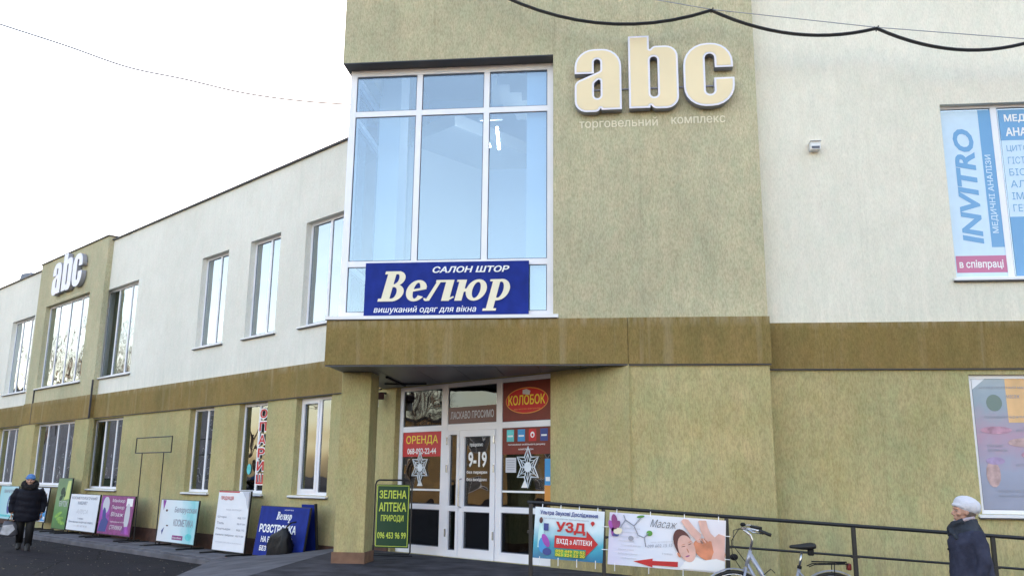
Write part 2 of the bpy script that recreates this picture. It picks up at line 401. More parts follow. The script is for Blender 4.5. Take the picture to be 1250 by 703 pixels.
# ------------------------------------------------------------------ setting
def asphalt():
    m, nt, b = newmat('asphalt'); N = nt.nodes.new; L = nt.links.new
    tc = N('ShaderNodeTexCoord'); n1 = N('ShaderNodeTexNoise'); n1.inputs['Scale'].default_value = .8; n1.inputs['Detail'].default_value = 10; n1.inputs['Roughness'].default_value = .72
    n2 = N('ShaderNodeTexNoise'); n2.inputs['Scale'].default_value = 90; n2.inputs['Detail'].default_value = 3
    L(tc.outputs['Object'], n1.inputs['Vector']); L(tc.outputs['Object'], n2.inputs['Vector'])
    r = N('ShaderNodeValToRGB'); L(n1.outputs['Fac'], r.inputs[0]); e = r.color_ramp.elements
    e[0].position = .35; e[0].color = (.007, .006, .009, 1); e[1].position = .68; e[1].color = (.038, .034, .042, 1)
    r2_ = N('ShaderNodeValToRGB'); L(n2.outputs['Fac'], r2_.inputs[0]); e = r2_.color_ramp.elements; e[0].position = .3; e[1].position = .7; e[0].color = (.7, .7, .7, 1); e[1].color = (1.25, 1.22, 1.2, 1)
    x = N('ShaderNodeMix'); x.data_type = 'RGBA'; x.blend_type = 'MULTIPLY'; x.inputs[0].default_value = 1; L(r.outputs[0], x.inputs[6]); L(r2_.outputs[0], x.inputs[7])
    vo = N('ShaderNodeTexVoronoi'); vo.feature = 'DISTANCE_TO_EDGE'; vo.inputs['Scale'].default_value = .55
    wv = N('ShaderNodeMix'); wv.data_type = 'RGBA'; wv.inputs[0].default_value = .12; L(tc.outputs['Object'], wv.inputs[6]); n3 = N('ShaderNodeTexNoise'); n3.inputs['Scale'].default_value = 2.5; n3.inputs['Detail'].default_value = 5; L(tc.outputs['Object'], n3.inputs['Vector']); L(n3.outputs['Color'], wv.inputs[7]); L(wv.outputs[2], vo.inputs['Vector'])
    cr = N('ShaderNodeValToRGB'); L(vo.outputs['Distance'], cr.inputs[0]); cr.color_ramp.elements[0].position = .004; cr.color_ramp.elements[0].color = (.3, .3, .3, 1); cr.color_ramp.elements[1].position = .014; cr.color_ramp.elements[1].color = (1, 1, 1, 1)
    y = N('ShaderNodeMix'); y.data_type = 'RGBA'; y.blend_type = 'MULTIPLY'; y.inputs[0].default_value = 1; L(x.outputs[2], y.inputs[6]); L(cr.outputs[0], y.inputs[7]); L(y.outputs[2], b.inputs['Base Color'])
    rr = N('ShaderNodeMapRange'); rr.inputs[1].default_value = .35; rr.inputs[2].default_value = .65; rr.inputs[3].default_value = .7; rr.inputs[4].default_value = .95; L(n1.outputs['Fac'], rr.inputs[0]); L(rr.outputs[0], b.inputs['Roughness']); b.inputs['Specular IOR Level'].default_value = .12
    bp = N('ShaderNodeBump'); bp.inputs['Strength'].default_value = .5; bp.inputs['Distance'].default_value = .008; L(n2.outputs['Fac'], bp.inputs['Height']); L(bp.outputs[0], b.inputs['Normal'])
    return m
M['asphalt'] = asphalt()
M['concrete'] = flat('pavement_concrete', (.13, .125, .14), .9, spec=.15, bump=.4, var=.3, vscale=2.2)
M['tile'] = flat('porch_tile', (.05, .047, .056), .85, spec=.15, bump=.4, var=.5, vscale=3)
M['kerb'] = flat('kerb_stone', (.15, .13, .12), .8, bump=.4, var=.25)
link('ground', MB().quad((-700,-700,0),(700,-700,0),(700,700,0),(-700,700,0)).mesh('ground'), mat=M['asphalt'], kind='structure')
pv = MB().box(-34, -8.6, -1.25, .3, -.05, .10)
link('pavement', bevelled(pv.mesh('pavement'), .015), None, LF, M['concrete'], kind='structure')
# pavement flags along the wing that the picture still resolves: slabs in two rows
flagm = bevelled(MB().box(-.245, .245, -.245, .245, 0, .022).mesh('flagstone'), .006, 1)
pvo = bpy.data.objects['pavement']
for i in range(44):
    for j in range(2):
        link('flagstone', flagm, pvo, LF @ T(-9.0-.51*i+random.uniform(-.004,.004), -.9+.51*j, .099+random.uniform(-.003,.004)) @ RZ(random.uniform(-.01,.01)), M['concrete'])
# porch: raised floor under the canopy, running down as a ramp both ways
def Lw(s, off=0): v = LF @ Vector((-s, -off, 0)); return (v.x, v.y)
po = link('porch', None, None, T(0, 11, 0), kind='structure')
w0 = Lw(0, 0); wS = Lw(6.2, 0)
floorm = MB().slab([(-4.45,10.40), (-.95,10.40), (-.95, 12.92), wS], -.02, .42)
floorm = MB().slab([(-4.45,10.40), (-.95,10.40), w0, wS], -.02, .42)
part('porch_floor', floorm, M['tile'], po)
sl = Lw(8.6, 0); sl2 = Lw(8.6, 1.25)
rampl = MB().slab([sl, sl2, (-5.6, 10.40), (-4.455, 10.40), Lw(6.21, 0)], -.02, [.12, .12, .26, .42, .42])
part('side_ramp', rampl, M['concrete'], po)
rampr = MB().slab([(-.945,10.40), (7.0,10.40), (7.0,12.28), (2.1,12.28), (.35,12.0)], -.02, [.42, .0, .0, .20, .36])
rm = MB(); rx = [-.945, .3, 1.5, 3, 4.5, 6, 7.2]
for a, b in zip(rx, rx[1:]):
    za, zb = .42-.052*(a+.945), .42-.052*(b+.945); yb = 12.03 if a < 2 else 12.33
    rm.add([(a,10.4,-.02),(b,10.4,-.02),(b,yb,-.02),(a,yb,-.02),(a,10.4,za),(b,10.4,zb),(b,yb,zb),(a,yb,za)], [(0,3,2,1),(4,5,6,7),(0,1,5,4),(1,2,6,5),(2,3,7,6),(3,0,4,7)])
part('ramp', rm, M['tile'], po)
kb = bevelled(MB().box(-.235, .235, -.09, .05, -.42, .012).mesh('kerb_stone'), .008, 1)
for i in range(24):
    x = -4.2+i*.485
    z = .42 if x < -.95 else .42-.052*(x+.945)
    link('kerb_stone', kb, po, T(x, 10.36+random.uniform(-.004,.004), z+random.uniform(-.003,.003)) @ RYm(.05 if x > -.95 else 0), M['kerb'])

# ------------------------------------------------------------------ the building
B = thing('shopping_centre', 'long two storey olive and white shopping centre with brown band and glazed corner tower', 'building', T(0, 13, 0))
def window(W, x0, x1, z0, z1, yr, lights, rows=None, fwid=.06, mat='glass', sill=True, depth=.07, mull=.055, sash=(), sill_out=.06, yf=0):
    """frame mesh (child of the building) with pane and sill sub-parts; lights = inner mullion fractions"""
    xs = [0]+list(lights)+[1]; zs = [0]+list(rows or [])+[1]
    X = [x0+(x1-x0)*t for t in xs]; Z = [z0+(z1-z0)*t for t in zs]
    m = MB(); y0, y1 = yr, yr+depth
    m.box(x0, x0+fwid, y0, y1, z0, z1); m.box(x1-fwid, x1, y0, y1, z0, z1)
    m.box(x0+fwid, x1-fwid, y0, y1, z1-fwid, z1); m.box(x0+fwid, x1-fwid, y0, y1, z0, z0+fwid)
    for x in X[1:-1]: m.box(x-mull/2, x+mull/2, y0+.002, y1-.002, z0+fwid, z1-fwid)
    for z in Z[1:-1]:
        for a, b in zip(X, X[1:]):
            aa = a+(fwid if a == x0 else mull/2); bb = b-(fwid if b == x1 else mull/2)
            m.box(aa, bb, y0+.004, y1-.004, z-mull/2, z+mull/2)
    fr = part('window', m, M['pvc'], B, W)
    for i, (a, b) in enumerate(zip(X, X[1:])):
        for j, (c, d) in enumerate(zip(Z, Z[1:])):
            aa = a+(fwid if i == 0 else mull/2); bb = b-(fwid if i == len(X)-2 else mull/2)
            cc = c+(fwid if j == 0 else mull/2); dd = d-(fwid if j == len(Z)-2 else mull/2)
            ms = 0.0
            if i in sash:
                w = .055; s = MB(); s.box(aa, aa+w, y0-.012, y1-.02, cc, dd); s.box(bb-w, bb, y0-.012, y1-.02, cc, dd)
                s.box(aa+w, bb-w, y0-.012, y1-.02, cc, cc+w); s.box(aa+w, bb-w, y0-.012, y1-.02, dd-w, dd)
                part('sash', s, M['pvc'], fr, W); aa += w; bb -= w; cc += w; dd -= w
            g = MB(); e = .012; yg = y0+.018
            for q in ((aa, aa+e, cc, dd), (bb-e, bb, cc, dd), (aa+e, bb-e, cc, cc+e), (aa+e, bb-e, dd-e, dd)): g.box(q[0], q[1], yg-.002, yg+.01, q[2], q[3])
            part('gasket', g, M['gasket'], fr, W)
            tl = random.uniform(-.0016, .0016); tv = random.uniform(-.0016, .0016)
            px_, pz_ = (aa+bb)/2, (cc+dd)/2
            pm = MB().box(aa-px_+e, bb-px_-e, 0, .006, cc-pz_+e, dd-pz_-e)
            part('pane', pm, M[mat], fr, W @ T(px_, yg+.002, pz_) @ RZ(tl) @ RX(tv))
    if sill:
        s = MB().prism([(0,0),(0,.001)], 0, 1) if False else MB()
        s.add([(x0-.05,yf-sill_out,z0-.045),(x1+.05,yf-sill_out,z0-.045),(x1+.05,y0,z0-.02),(x0-.05,y0,z0-.02),
               (x0-.05,yf-sill_out,z0-.015),(x1+.05,yf-sill_out,z0-.015),(x1+.05,y0,z0+.004),(x0-.05,y0,z0+.004)],
              [(0,3,2,1),(4,5,6,7),(0,1,5,4),(1,2,6,5),(2,3,7,6),(3,0,4,7)])
        s2 = part('sill', s, M['sill'], fr, W)
        part('sill_underside', MB().box(x0-.045, x1+.045, yf-sill_out+.004, yf+.0, z0-.062, z0-.046), M['coping'], fr, W)  # dark strip that darkens the underside of the white sill
    return fr

# --- left wing, local x = -s
LWEND = -34.0
up_w = [(6.85,8.17,4.60,6.78),(9.15,10.40,4.60,6.78),(11.38,12.66,4.60,6.78),(16.24,18.48,4.29,6.80),(24.2,26.4,4.29,6.80),(28.4,29.7,4.5,6.8)]
lo_w = [(6.94,8.13,1.29,3.15),(9.2,10.35,1.29,3.15),(11.46,12.6,1.28,3.15),(16.33,18.42,1.28,3.13),(24.38,26.4,1.33,3.13),(28.4,29.6,1.3,3.13)]
ZB0, ZB1, ZR = 3.17, 3.81, 8.25
h_lo = [(-b, -a, c, d) for a, b, c, d in lo_w]; h_up = [(-b, -a, c, d) for a, b, c, d in up_w]
# pilaster bay openings
PX0, PX1 = -23.62, -18.22; PO = .15
pw_up = (-22.78, -19.22, 4.26, 6.86); pw_lo = (-22.45, -19.22, 1.34, 3.14)
part('wall', wall_holes(LWEND, 0, -.2, ZB0, 0, .30, h_lo+[(-5.0,-1.41,.42,3.165),(pw_lo[0],pw_lo[1],pw_lo[2],pw_lo[3])]), M['olive'], B, LF)
part('wall', wall_holes(LWEND, -5.3, ZB1, ZR, 0, .30, h_up+[(pw_up[0],pw_up[1],pw_up[2],pw_up[3])]), M['white_wall_l'], B, LF)
bd = MB().box(LWEND, -5.35, -.05, .299, ZB0, ZB1)
part('band', bd, M['brown'], B, LF)
part('band_shadow_line', MB().box(LWEND, -5.4, -.045, .0, ZB0-.014, ZB0-.001), M['coping'], B, LF)  # dark strip painted as the shadow line under the projecting band
# plinth
part('plinth', MB().box(LWEND, -5.3, -.03, -.001, -.02, .41), M['plinth'], B, LF)
part('plinth', MB().box(-6.2, -5.06, -.028, -.001, .411, .50), M['plinth'], B, LF)
# coping
part('coping', MB().box(LWEND, -5.3, -.06, .36, ZR, ZR+.035), M['coping'], B, LF)
# pilaster bay in one piece, with its two openings
part('bay_wall', wall_holes(PX0, PX1, ZB1+.001, 8.36, -PO, -.001, [pw_up]), M['olive_up'], B, LF)
part('bay_wall', wall_holes(PX0, PX1, .0, ZB0-.001, -PO, -.001, [pw_lo]), M['olive'], B, LF)
part('bay_band', MB().box(PX0, PX1, -PO-.03, -.051, ZB0, ZB1), M['brown'], B, LF)
part('bay_band_shadow_line', MB().box(PX0, PX1, -PO-.025, -PO+.05, ZB0-.014, ZB0-.001), M['coping'], B, LF)  # painted shadow line again, under the band of the bay
part('bay_coping', MB().box(PX0-.03, PX1+.03, -PO-.04, .75, 8.36, 8.395), M['coping'], B, LF)
part('bay_wall', MB().box(PX0, PX1, .301, .7, ZR-.6, 8.36), M['olive_up'], B, LF)
part('bay_wall', MB().box(PX0, PX1, -.001, .301, ZR+.04, 8.36), M['olive_up'], B, LF)
for (x, z0, z1) in ((-22.86, .5, 4.2), (-18.24, .42, 4.2)):
    part('groove', MB().box(x, x+.03, -PO-.036, -PO+.01, ZB0+.0, 4.22), M['coping'], B, LF)
part('roof_box', MB().prism([(-27.6,8.28),(-26.1,8.28),(-26.2,8.62),(-27.2,8.72)], .3, 1.4), flat('slate_blue', (.12, .15, .22), .6), B, LF)
YRC = .13
for k, (a, b, c, d) in enumerate(up_w):
    if k < 3: li = [.55]
    elif k in (3, 4): li = [.33, .70]
    else: li = [.5]
    window(LF, -b, -a, c, d, YRC, li, fwid=.055, mat='glass', sash=(), mull=.07)
window(LF, pw_up[0], pw_up[1], pw_up[2], pw_up[3], -PO+.14, [.25, .5, .75], fwid=.06, yf=-PO, mull=.07)
for k, (a, b, c, d) in enumerate(lo_w):
    li = [.56] if k != 3 and k != 4 else [.33, .68]
    window(LF, -b, -a, c, d, YRC, li, fwid=.055, mat='glass_low', sash=(0,) if k == 0 else (), mull=.07)
window(LF, pw_lo[0], pw_lo[1], pw_lo[2], pw_lo[3], -PO+.14, [.25, .5, .75], mat='glass_low', yf=-PO, mull=.07)
# inner shell of the left wing
part('floor_slab', MB().box(LWEND, -5.3, .31, 11, 3.45, 3.75), M['room'], B, LF)
part('roof_slab', MB().box(LWEND, -4.0, .31, 11, 7.85, 8.1), M['room'], B, LF)
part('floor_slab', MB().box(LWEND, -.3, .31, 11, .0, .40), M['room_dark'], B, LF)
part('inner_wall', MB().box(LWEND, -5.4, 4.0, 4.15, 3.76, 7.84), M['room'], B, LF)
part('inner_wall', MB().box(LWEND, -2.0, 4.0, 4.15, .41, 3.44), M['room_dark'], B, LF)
part('rear_wall', MB().box(LWEND, 5, 11.0, 11.3, 0, 8.25), M['white_wall'], B, LF)
part('end_wall', MB().box(LWEND-.3, LWEND, 0, 11.3, 0, 8.25), M['white_wall'], B, LF)
for x in (-5.39, -8.7, -13.6, -15.4, -18.9, -23.9, -27):
    part('partition', MB().box(x, x+.12, .32, 3.99, 3.76, 7.84), M['room'], B, LF)
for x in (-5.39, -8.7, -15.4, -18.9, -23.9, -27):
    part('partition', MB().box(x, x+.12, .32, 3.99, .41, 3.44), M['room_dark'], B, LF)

# --- tower and right wing (front frame: x right, y into the building, y=0 is the band face)
TX0, TXG, TX1 = -3.99, -.775, 2.14
ZT = 11.5
part('tower_wall', MB().box(TX0, TXG, .03, .33, 7.80, ZT), M['olive_up'], B, FF)
tw = MB().box(TXG, TX1, .03, .33, ZB1, ZT)
part('tower_wall', tw, M['olive_up'], B, FF)
part('tower_wall', MB().box(TX0, TX0+.3, .331, 4.0, 7.80, ZT), M['olive_up'], B, FF)
part('tower_lintel', MB().box(TX0+.004, TXG, .031, .6, 7.785, 7.799), M['coping'], B, FF)
part('band', MB().box(-4.01, .249, 0, .5, ZB0, ZB1-.005), M['brown'], B, FF)
part('band', MB().box(.255, 2.155, -.006, .3, ZB0-.004, ZB1-.003), M['brown'], B, FF)
part('band', MB().box(-4.01, -3.71, .501, 4.0, ZB0, ZB1), M['brown'], B, FF)
part('band_shadow_line', MB().box(-4.0, 2.15, .006, .03, ZB0-.022, ZB0-.006), M['coping'], B, FF)  # dark strip standing in for the shadow line below the tower band
part('wall', MB().box(.252, 2.13, .04, .34, .0, ZB0-.02), M['olive'], B, FF)
part('plinth', MB().box(.262, 2.145, .012, .039, .0, .385), M['plinth'], B, FF)
# soffit boards
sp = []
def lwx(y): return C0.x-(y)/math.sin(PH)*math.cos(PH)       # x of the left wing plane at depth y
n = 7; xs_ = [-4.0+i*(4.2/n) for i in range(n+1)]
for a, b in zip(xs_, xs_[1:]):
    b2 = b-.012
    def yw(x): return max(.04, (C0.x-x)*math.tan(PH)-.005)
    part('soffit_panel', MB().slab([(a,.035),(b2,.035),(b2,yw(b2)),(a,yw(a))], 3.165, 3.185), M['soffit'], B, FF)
part('soffit_conduit', MB().tube([(-3.45,1.35,3.15),(-3.45,2.6,3.15)], .02), M['black'], B, FF)
part('soffit_conduit', MB().tube([(-3.7,2.2,3.14),(-3.3,2.25,3.14),(-3.0,2.2,3.14)], .016), M['black'], B, FF)
# column
cm = bevelled(MB().box(-3.99, -3.54, .80, 1.25, .56, 3.164).mesh('column'), .012)
part('column', cm, M['olive'], B, FF)
part('column_base', MB().box(-4.01, -3.52, .775, 1.27, .40, .575), flat('column_base_brown', (.17, .09, .055), .7, bump=.3, var=.2), B, FF)
# glazed bay
gb = window(FF, -3.93, -.78, 3.87, 7.785, .28, [.346, .676], [.211, .815], fwid=.10, mat='glass_tower', sill=False, mull=.085, depth=.09)
part('sill', MB().box(-4.03, -.70, -.03, .30, 3.815, 3.862), M['sill'], gb, FF)
part('sill_underside', MB().box(-4.025, -.72, -.026, .01, 3.806, 3.8145), M['coping'], gb, FF)  # darker strip below the white sill of the bay
# side return of the glazed bay, looking left
SF = T(-3.93, YF+.28, 0) @ RZ(-PI/2) @ T(-3.45, 0, 0)
window(SF, .0, 3.35, 3.87, 7.785, 0, [.5], [.211, .815], fwid=.10, mat='glass_tower', sill=False, mull=.085, depth=.09)
# glass bay interior
part('floor_slab', MB().box(-3.8, TX1, .5, 6, 3.3, 3.80), M['room'], B, FF)
part('inner_wall', MB().box(-1.2, -.9, .42, 5.2, 3.81, 9.4), flat('cool_room_wall', (.62, .68, .76), .8), B, FF)
part('inner_wall', MB().box(-3.69, -1.2, 5.0, 5.2, 3.81, 9.4), flat('cool_room_wall_rear', (.50, .60, .74), .8), B, FF)
part('roof_slab', MB().box(-3.69, 2.1, .34, 5.2, 9.4, 9.6), M['room'], B, FF)
part('inner_column', MB().box(-4.02+.3, -3.37, 1.25, 1.8, 3.81, 8.9), flat('white_column', (.80, .82, .84), .6), B, FF)
stair = MB()
for k in range(7):
    x = -1.9+.22*k; stair.box(x-.22, x, 2.2, 3.4, 8.55-.16*k, 9.35)
part('staircase', stair, M['room'], B, FF)
cl = thing('ceiling_light', 'pair of lit tube lights hanging inside the big corner window', 'ceiling light', T(-2.0, 14.8, 7.5))
for dx in (0, .19): part('tube', MB().tube([(-2.12+dx*1.2, 14.2, 7.72-dx*.7), (-2.02+dx*.9, 14.2, 7.22-dx*.2)], .022), M['lamp'], cl)
part('mount', MB().box(-2.2, -1.8, 14.18, 14.22, 7.72, 7.76), M['pvc'], cl)
part('hanger', MB().tube([(-2.0, 14.2, 7.76), (-2.0, 14.2, 9.4)], .008, 6), M['iron'], cl)

# right wing
h_r = [(4.745, 7.2, 4.375, 6.92)]; h_r2 = [(4.77, 7.2, 1.243, 3.05)]
part('wall', wall_holes(2.145, 15, 3.766, ZT, .335, .63, h_r), M['white_wall'], B, FF)
part('wall', wall_holes(2.13, 15, -.1, 3.128, .345, .64, h_r2), M['olive'], B, FF)
part('band', MB().box(2.13, 15, .30, .64, 3.13, 3.765), M['brown'], B, FF)
part('band_shadow_line', MB().box(2.17, 15, .306, .34, 3.114, 3.127), M['coping'], B, FF)  # shadow line painted along the foot of the right wing band
part('plinth', MB().box(2.15, 15, .325, .344, -.1, .20), M['plinth'], B, FF)
part('end_wall', MB().box(15, 15.3, .335, 11, 0, ZT), M['white_wall'], B, FF)
part('roof_slab', MB().box(-3.7, 15, .64, 11, 11.1, 11.3), M['room'], B, FF)
part('rear_wall', MB().box(-3.6, 15, 11, 11.3, 0, ZT), M['white_wall'], B, FF)
part('tower_wall', MB().box(TX0, TX0+.3, 4.001, 11, 8.3, ZT), M['olive_up'], B, FF)
window(FF, 4.745, 7.2, 4.375, 6.92, .335+.10, [.31, .65], fwid=.035, mat='glass', sill_out=.06, yf=.335, mull=.085)
window(FF, 4.77, 7.2, 1.243, 3.05, .345+.06, [.5], fwid=.05, mat='glass_low', sill_out=.06, yf=.345, mull=.06)
part('inner_wall', MB().box(2.2, 14, 2.8, 3.0, .0, 11), M['room'], B, FF)
part('floor_slab', MB().box(2.2, 14, .65, 2.79, 3.3, 3.7), M['room'], B, FF)

# --- entrance glazing (left wing frame, plane .12 behind the wall)
EY = .10
def ebar(m, x0, x1, z0, z1, y0=EY, y1=EY+.08): m.box(x0, x1, y0, y1, z0, z1)
en = MB()
ex = dict(l=-4.99, m1=(-3.90, -3.75), m2=(-2.62, -2.50), r=-1.415)
ebar(en, -4.99, -4.90, .42, 3.16); ebar(en, ex['m1'][0], ex['m1'][1], .42, 3.16); ebar(en, ex['m2'][0], ex['m2'][1], .42, 3.16); ebar(en, -1.49, -1.415, .42, 3.16)
for a, b in ((-4.90, -3.90), (-2.50, -1.49)):
    ebar(en, a, b, 3.09, 3.16, EY+.003, EY+.077); ebar(en, a, b, 2.39, 2.48, EY+.003, EY+.077); ebar(en, a, b, 1.13, 1.21, EY+.003, EY+.077); ebar(en, a, b, .42, .55, EY+.003, EY+.077)
ebar(en, -3.75, -2.62, 3.09, 3.16, EY+.003, EY+.077); ebar(en, -3.75, -2.62, 2.385, 2.49, EY+.003, EY+.077)
ef = part('entrance_frame', en, M['pvc'], B, LF)
def epane(parent, x0, x1, z0, z1, y=EY+.02, mat='glass_door'):
    g = MB(); e = .012
    for q in ((x0, x0+e, z0, z1), (x1-e, x1, z0, z1), (x0+e, x1-e, z0, z0+e), (x0+e, x1-e, z1-e, z1)): g.box(q[0], q[1], y-.004, y+.01, q[2], q[3])
    part('gasket', g, M['gasket'], parent, LF)
    cx, cz = (x0+x1)/2, (z0+z1)/2
    part('pane', MB().box(x0-cx+e, x1-cx-e, 0, .006, z0-cz+e, z1-cz-e), M[mat], parent, LF @ T(cx, y, cz) @ RZ(random.uniform(-.004,.004)))
for a, b in ((-4.90, -3.90), (-2.50, -1.49)):
    epane(ef, a, b, 2.48, 3.09); epane(ef, a, b, 1.21, 2.39); epane(ef, a, b, .55, 1.13)
epane(ef, -3.75, -2.62, 2.49, 3.09)
def leaf(x0, x1, side, z0=.44, z1=2.38, w=.10, wide=False):
    m = MB(); y0, y1 = EY-.015, EY+.06
    for q in ((x0, x0+w, z0, z1), (x1-w, x1, z0, z1), (x0+w, x1-w, z1-w, z1), (x0+w, x1-w, z0, z0+w+.02), (x0+w, x1-w, 1.12, 1.20)): m.box(q[0], q[1], y0, y1, q[2], q[3])
    d = part('door', m, M['pvc'], B, LF)
    epane(d, x0+w, x1-w, z0+w+.02, 1.12); epane(d, x0+w, x1-w, 1.20, z1-w)
    hx = side
    part('hinge', MB().tube([(hx, EY-.03, .72), (hx, EY-.03, .84)], .013), M['chrome'], d, LF)
    part('hinge', MB().tube([(hx, EY-.03, 1.72), (hx, EY-.03, 1.84)], .013), M['chrome'], d, LF)
    part('hinge', MB().tube([(hx, EY-.03, 2.16), (hx, EY-.03, 2.28)], .013), M['chrome'], d, LF)
    return d
d1 = leaf(-3.74, -3.44, -3.72, w=.06)
d2 = leaf(-3.43, -2.63, -2.64)
part('handle', MB().tube([(-3.37,EY-.02,1.18),(-3.37,EY-.075,1.20),(-3.37,EY-.075,1.60),(-3.37,EY-.02,1.62)], .014), M['chrome'], d2, LF)
part('threshold', MB().box(-3.75, -2.62, EY-.03, EY+.1, .419, .437), M['sill'], B, LF)
# interior seen through the entrance: hall
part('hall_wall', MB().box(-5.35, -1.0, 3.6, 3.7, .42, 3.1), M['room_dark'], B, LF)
part('hall_ceiling', MB().box(-5.3, -1.0, .31, 3.6, 3.1, 3.16), M['room'], B, LF)
hs = MB()
for k in range(4): hs.box(-3.0, -1.4, 2.6, 2.9, .6+.5*k, .64+.5*k)
part('hall_shelf', hs, M['room'], B, LF)
for i in range(22):
    mt = random.choice(['red', 'yellowprint', 'whiteprint', 'teal', 'brown', 'orange', 'blue1'])
    x = -2.95+.07*i; k = random.randrange(4); h = random.uniform(.1, .28)
    part('goods_box', MB().box(x, x+.055, 2.65, 2.8, .641+.5*k, .641+.5*k+h), M[mt], B, LF)

# ------------------------------------------------------------------ sign letters abc
S = 1/360.0
def sc(pts, k=1): return fillet(pts)
GA = [[(243,10),(243,353,100),(0,353,100),(0,215),(100,215),(100,295,17),(135,295,17),(135,228,14),(0,168,40),(0,0,70),(125,0,45),(138,34,4),(138,10)], [(100,75,17),(135,75,17),(135,192,10),(100,160,14)]]
GB = [[(0,5),(0,410),(108,410),(108,324,4),(128,350,30),(255,350,95),(255,0,95),(125,0,30),(108,30,4),(108,5)], [(110,65,19),(150,65,19),(150,290,19),(110,290,19)]]
GC = [[(155,155),(155,65,22),(110,65,22),(110,290,24),(160,290,24),(160,212),(252,212),(252,350,110),(0,350,120),(0,0,110),(257,0,115),(257,155)]]
def abc_sign(name, label, W, scale, depth, small=False):
    t = thing(name, label, 'sign', W, 'raised letter signs')
    for g, ox, oz in ((GA, 0, 0), (GB, 281/360, .02), (GC, 563/360, .03)):
        loops = [[(p[0]*S*scale+ox*scale, p[1]*S*scale+oz*scale) for p in fillet(l)] for l in g]
        body = shape_mesh(loops, depth)
        lt = part('letter', body, M['letter_side'], t, W @ T(0, -depth-.02*scale, 0))
        part('letter_rim', shape_mesh(loops, .006), M['lav'], lt, W @ T(0, -depth-.02*scale-.0065, 0))
        if not small:
            part('letter_face', shape_mesh(loops, .004, offset=-.028*scale), M['cream'], lt, W @ T(0, -depth-.02*scale-.0125, 0))
    return t
SW = FF @ T(-.452, .03, 6.80)
big = abc_sign('letter_sign', 'large raised cream letters abc with white rims above small subtitle on tower', SW, 1.0, .115)
lettering('торговельний', big, FF, -.395, 6.575, 1.13, .175, M['creamprint'], y=.022, bold=.006)
lettering('комплекс', big, FF, .93, 6.628, .76, .105, M['creamprint'], y=.022, bold=.006)
part('bracket_rail', MB().box(-.35, 1.7, .005, .029, 7.18, 7.2), M['letter_side'], big, FF)
SW2 = LF @ T(-22.0, -PO, 7.08)
sm = abc_sign('letter_sign', 'small raised white letters abc on the far olive pilaster bay', SW2, 1.04, .13, True)
lettering('торговельний комплекс', sm, LF, -21.9, 6.9, 2.0, .07, M['creamprint'], y=-PO-.006)

# ------------------------------------------------------------------ curtain shop banner: custom heavy italic serif word
def velyur(parent, W, x, z, w, h, mat, y):
    """word drawn from overlapping slanted shapes in a 0..10.2 x -1..3 box"""
    k = .22
    def sh(pts): return [(px_+k*pz_, pz_) for px_, pz_ in pts]
    P = []
    def st(x0, x1, z0, z1): P.append([[(x0,z0),(x1,z0),(x1,z1),(x0,z1)]])
    def ring(cx, cz, rx, rz, tx, tz, a0=0, a1=2*PI, n=28):
        o = [(cx+rx*math.cos(a0+(a1-a0)*i/n), cz+rz*math.sin(a0+(a1-a0)*i/n)) for i in range(n+(0 if abs(a1-a0-2*PI) < 1e-6 else 1))]
        q = [(cx+(rx-tx)*math.cos(a0+(a1-a0)*i/n), cz+(rz-tz)*math.sin(a0+(a1-a0)*i/n)) for i in range(n+(0 if abs(a1-a0-2*PI) < 1e-6 else 1))]
        if abs(a1-a0-2*PI) < 1e-6: P.append([o, q])
        else: P.append([o+q[::-1]])
    # В
    st(.25, .95, 0, 2.9); st(0, 1.3, 0, .28); st(0, 1.3, 2.62, 2.9)
    ring(1.15, .82, .85, .82, .60, .3, -PI/2, PI/2); ring(1.1, 2.18, .72, .72, .52, .28, -PI/2, PI/2); st(.9, 1.2, 1.38, 1.66)
    # е
    ring(3.05, 1.0, .85, 1.02, .58, .26, R(18), R(325)); P.append([[(2.5,.86),(3.86,1.14),(3.8,1.36),(2.5,1.08)]])
    # л
    P.append([[(4.0,.02),(4.35,.02),(4.95,1.98),(4.62,1.98)]]); ring(4.1, .28, .28, .28, .17, .17, PI, 2*PI); st(5.35, 6.0, 0, 2.0); st(4.5, 6.0, 1.78, 2.0); P.append([[(5.9,0),(6.35,.32),(6.25,.45),(5.9,.25)]])
    # ю
    st(6.45, 7.05, 0, 2.0); st(6.25, 6.6, 1.8, 2.0); st(6.9, 7.5, .85, 1.15); ring(8.05, 1.0, .85, 1.02, .52, .26)
    # р
    st(9.25, 9.85, -.95, 2.0); st(9.0, 9.5, 1.8, 2.0); st(9.0, 10.1, -.98, -.76); ring(9.95, 1.0, .85, 1.02, .52, .26, R(-110), R(140))
    mb = MB(); fx = w/11.2; fz = h/3.9
    me = None; bm = bmesh.new()
    for i, lp in enumerate(P):
        L2 = [[(a*fx, (b+.98)*fz) for a, b in sh(l)] for l in lp]
        m1 = shape_mesh(L2, .0008); m1.transform(T(0, -.0003*(i % 6), 0)); bm.from_mesh(m1); bpy.data.meshes.remove(m1)
    me = bpy.data.meshes.new('lettering'); bm.to_mesh(me); bm.free()
    return part('lettering', me, mat, parent, W @ T(x, y, z))
BW = FF @ T(-3.535, .215, 3.87)
bn = thing('shop_banner', 'dark blue curtain salon banner with cream lettering across the foot of the corner window', 'banner', BW)
bpanel = MB(); 
for i in range(12):
    for j in range(5):
        def P_(i, j): x = 2.40*i/12; z = .82*j/5; return (x, -.012+.006*noise.noise(Vector((x*2.2, z*3, 4.2))), z)
        bpanel.quad(P_(i,j), P_(i+1,j), P_(i+1,j+1), P_(i,j+1))
bpanel.box(.0, 2.40, .0, .018, .0, .82)
part('panel', bpanel, M['blueboard'], bn, BW)
velyur(bn, BW, .20, .09, 1.96, .60, M['creamprint'], -.026)
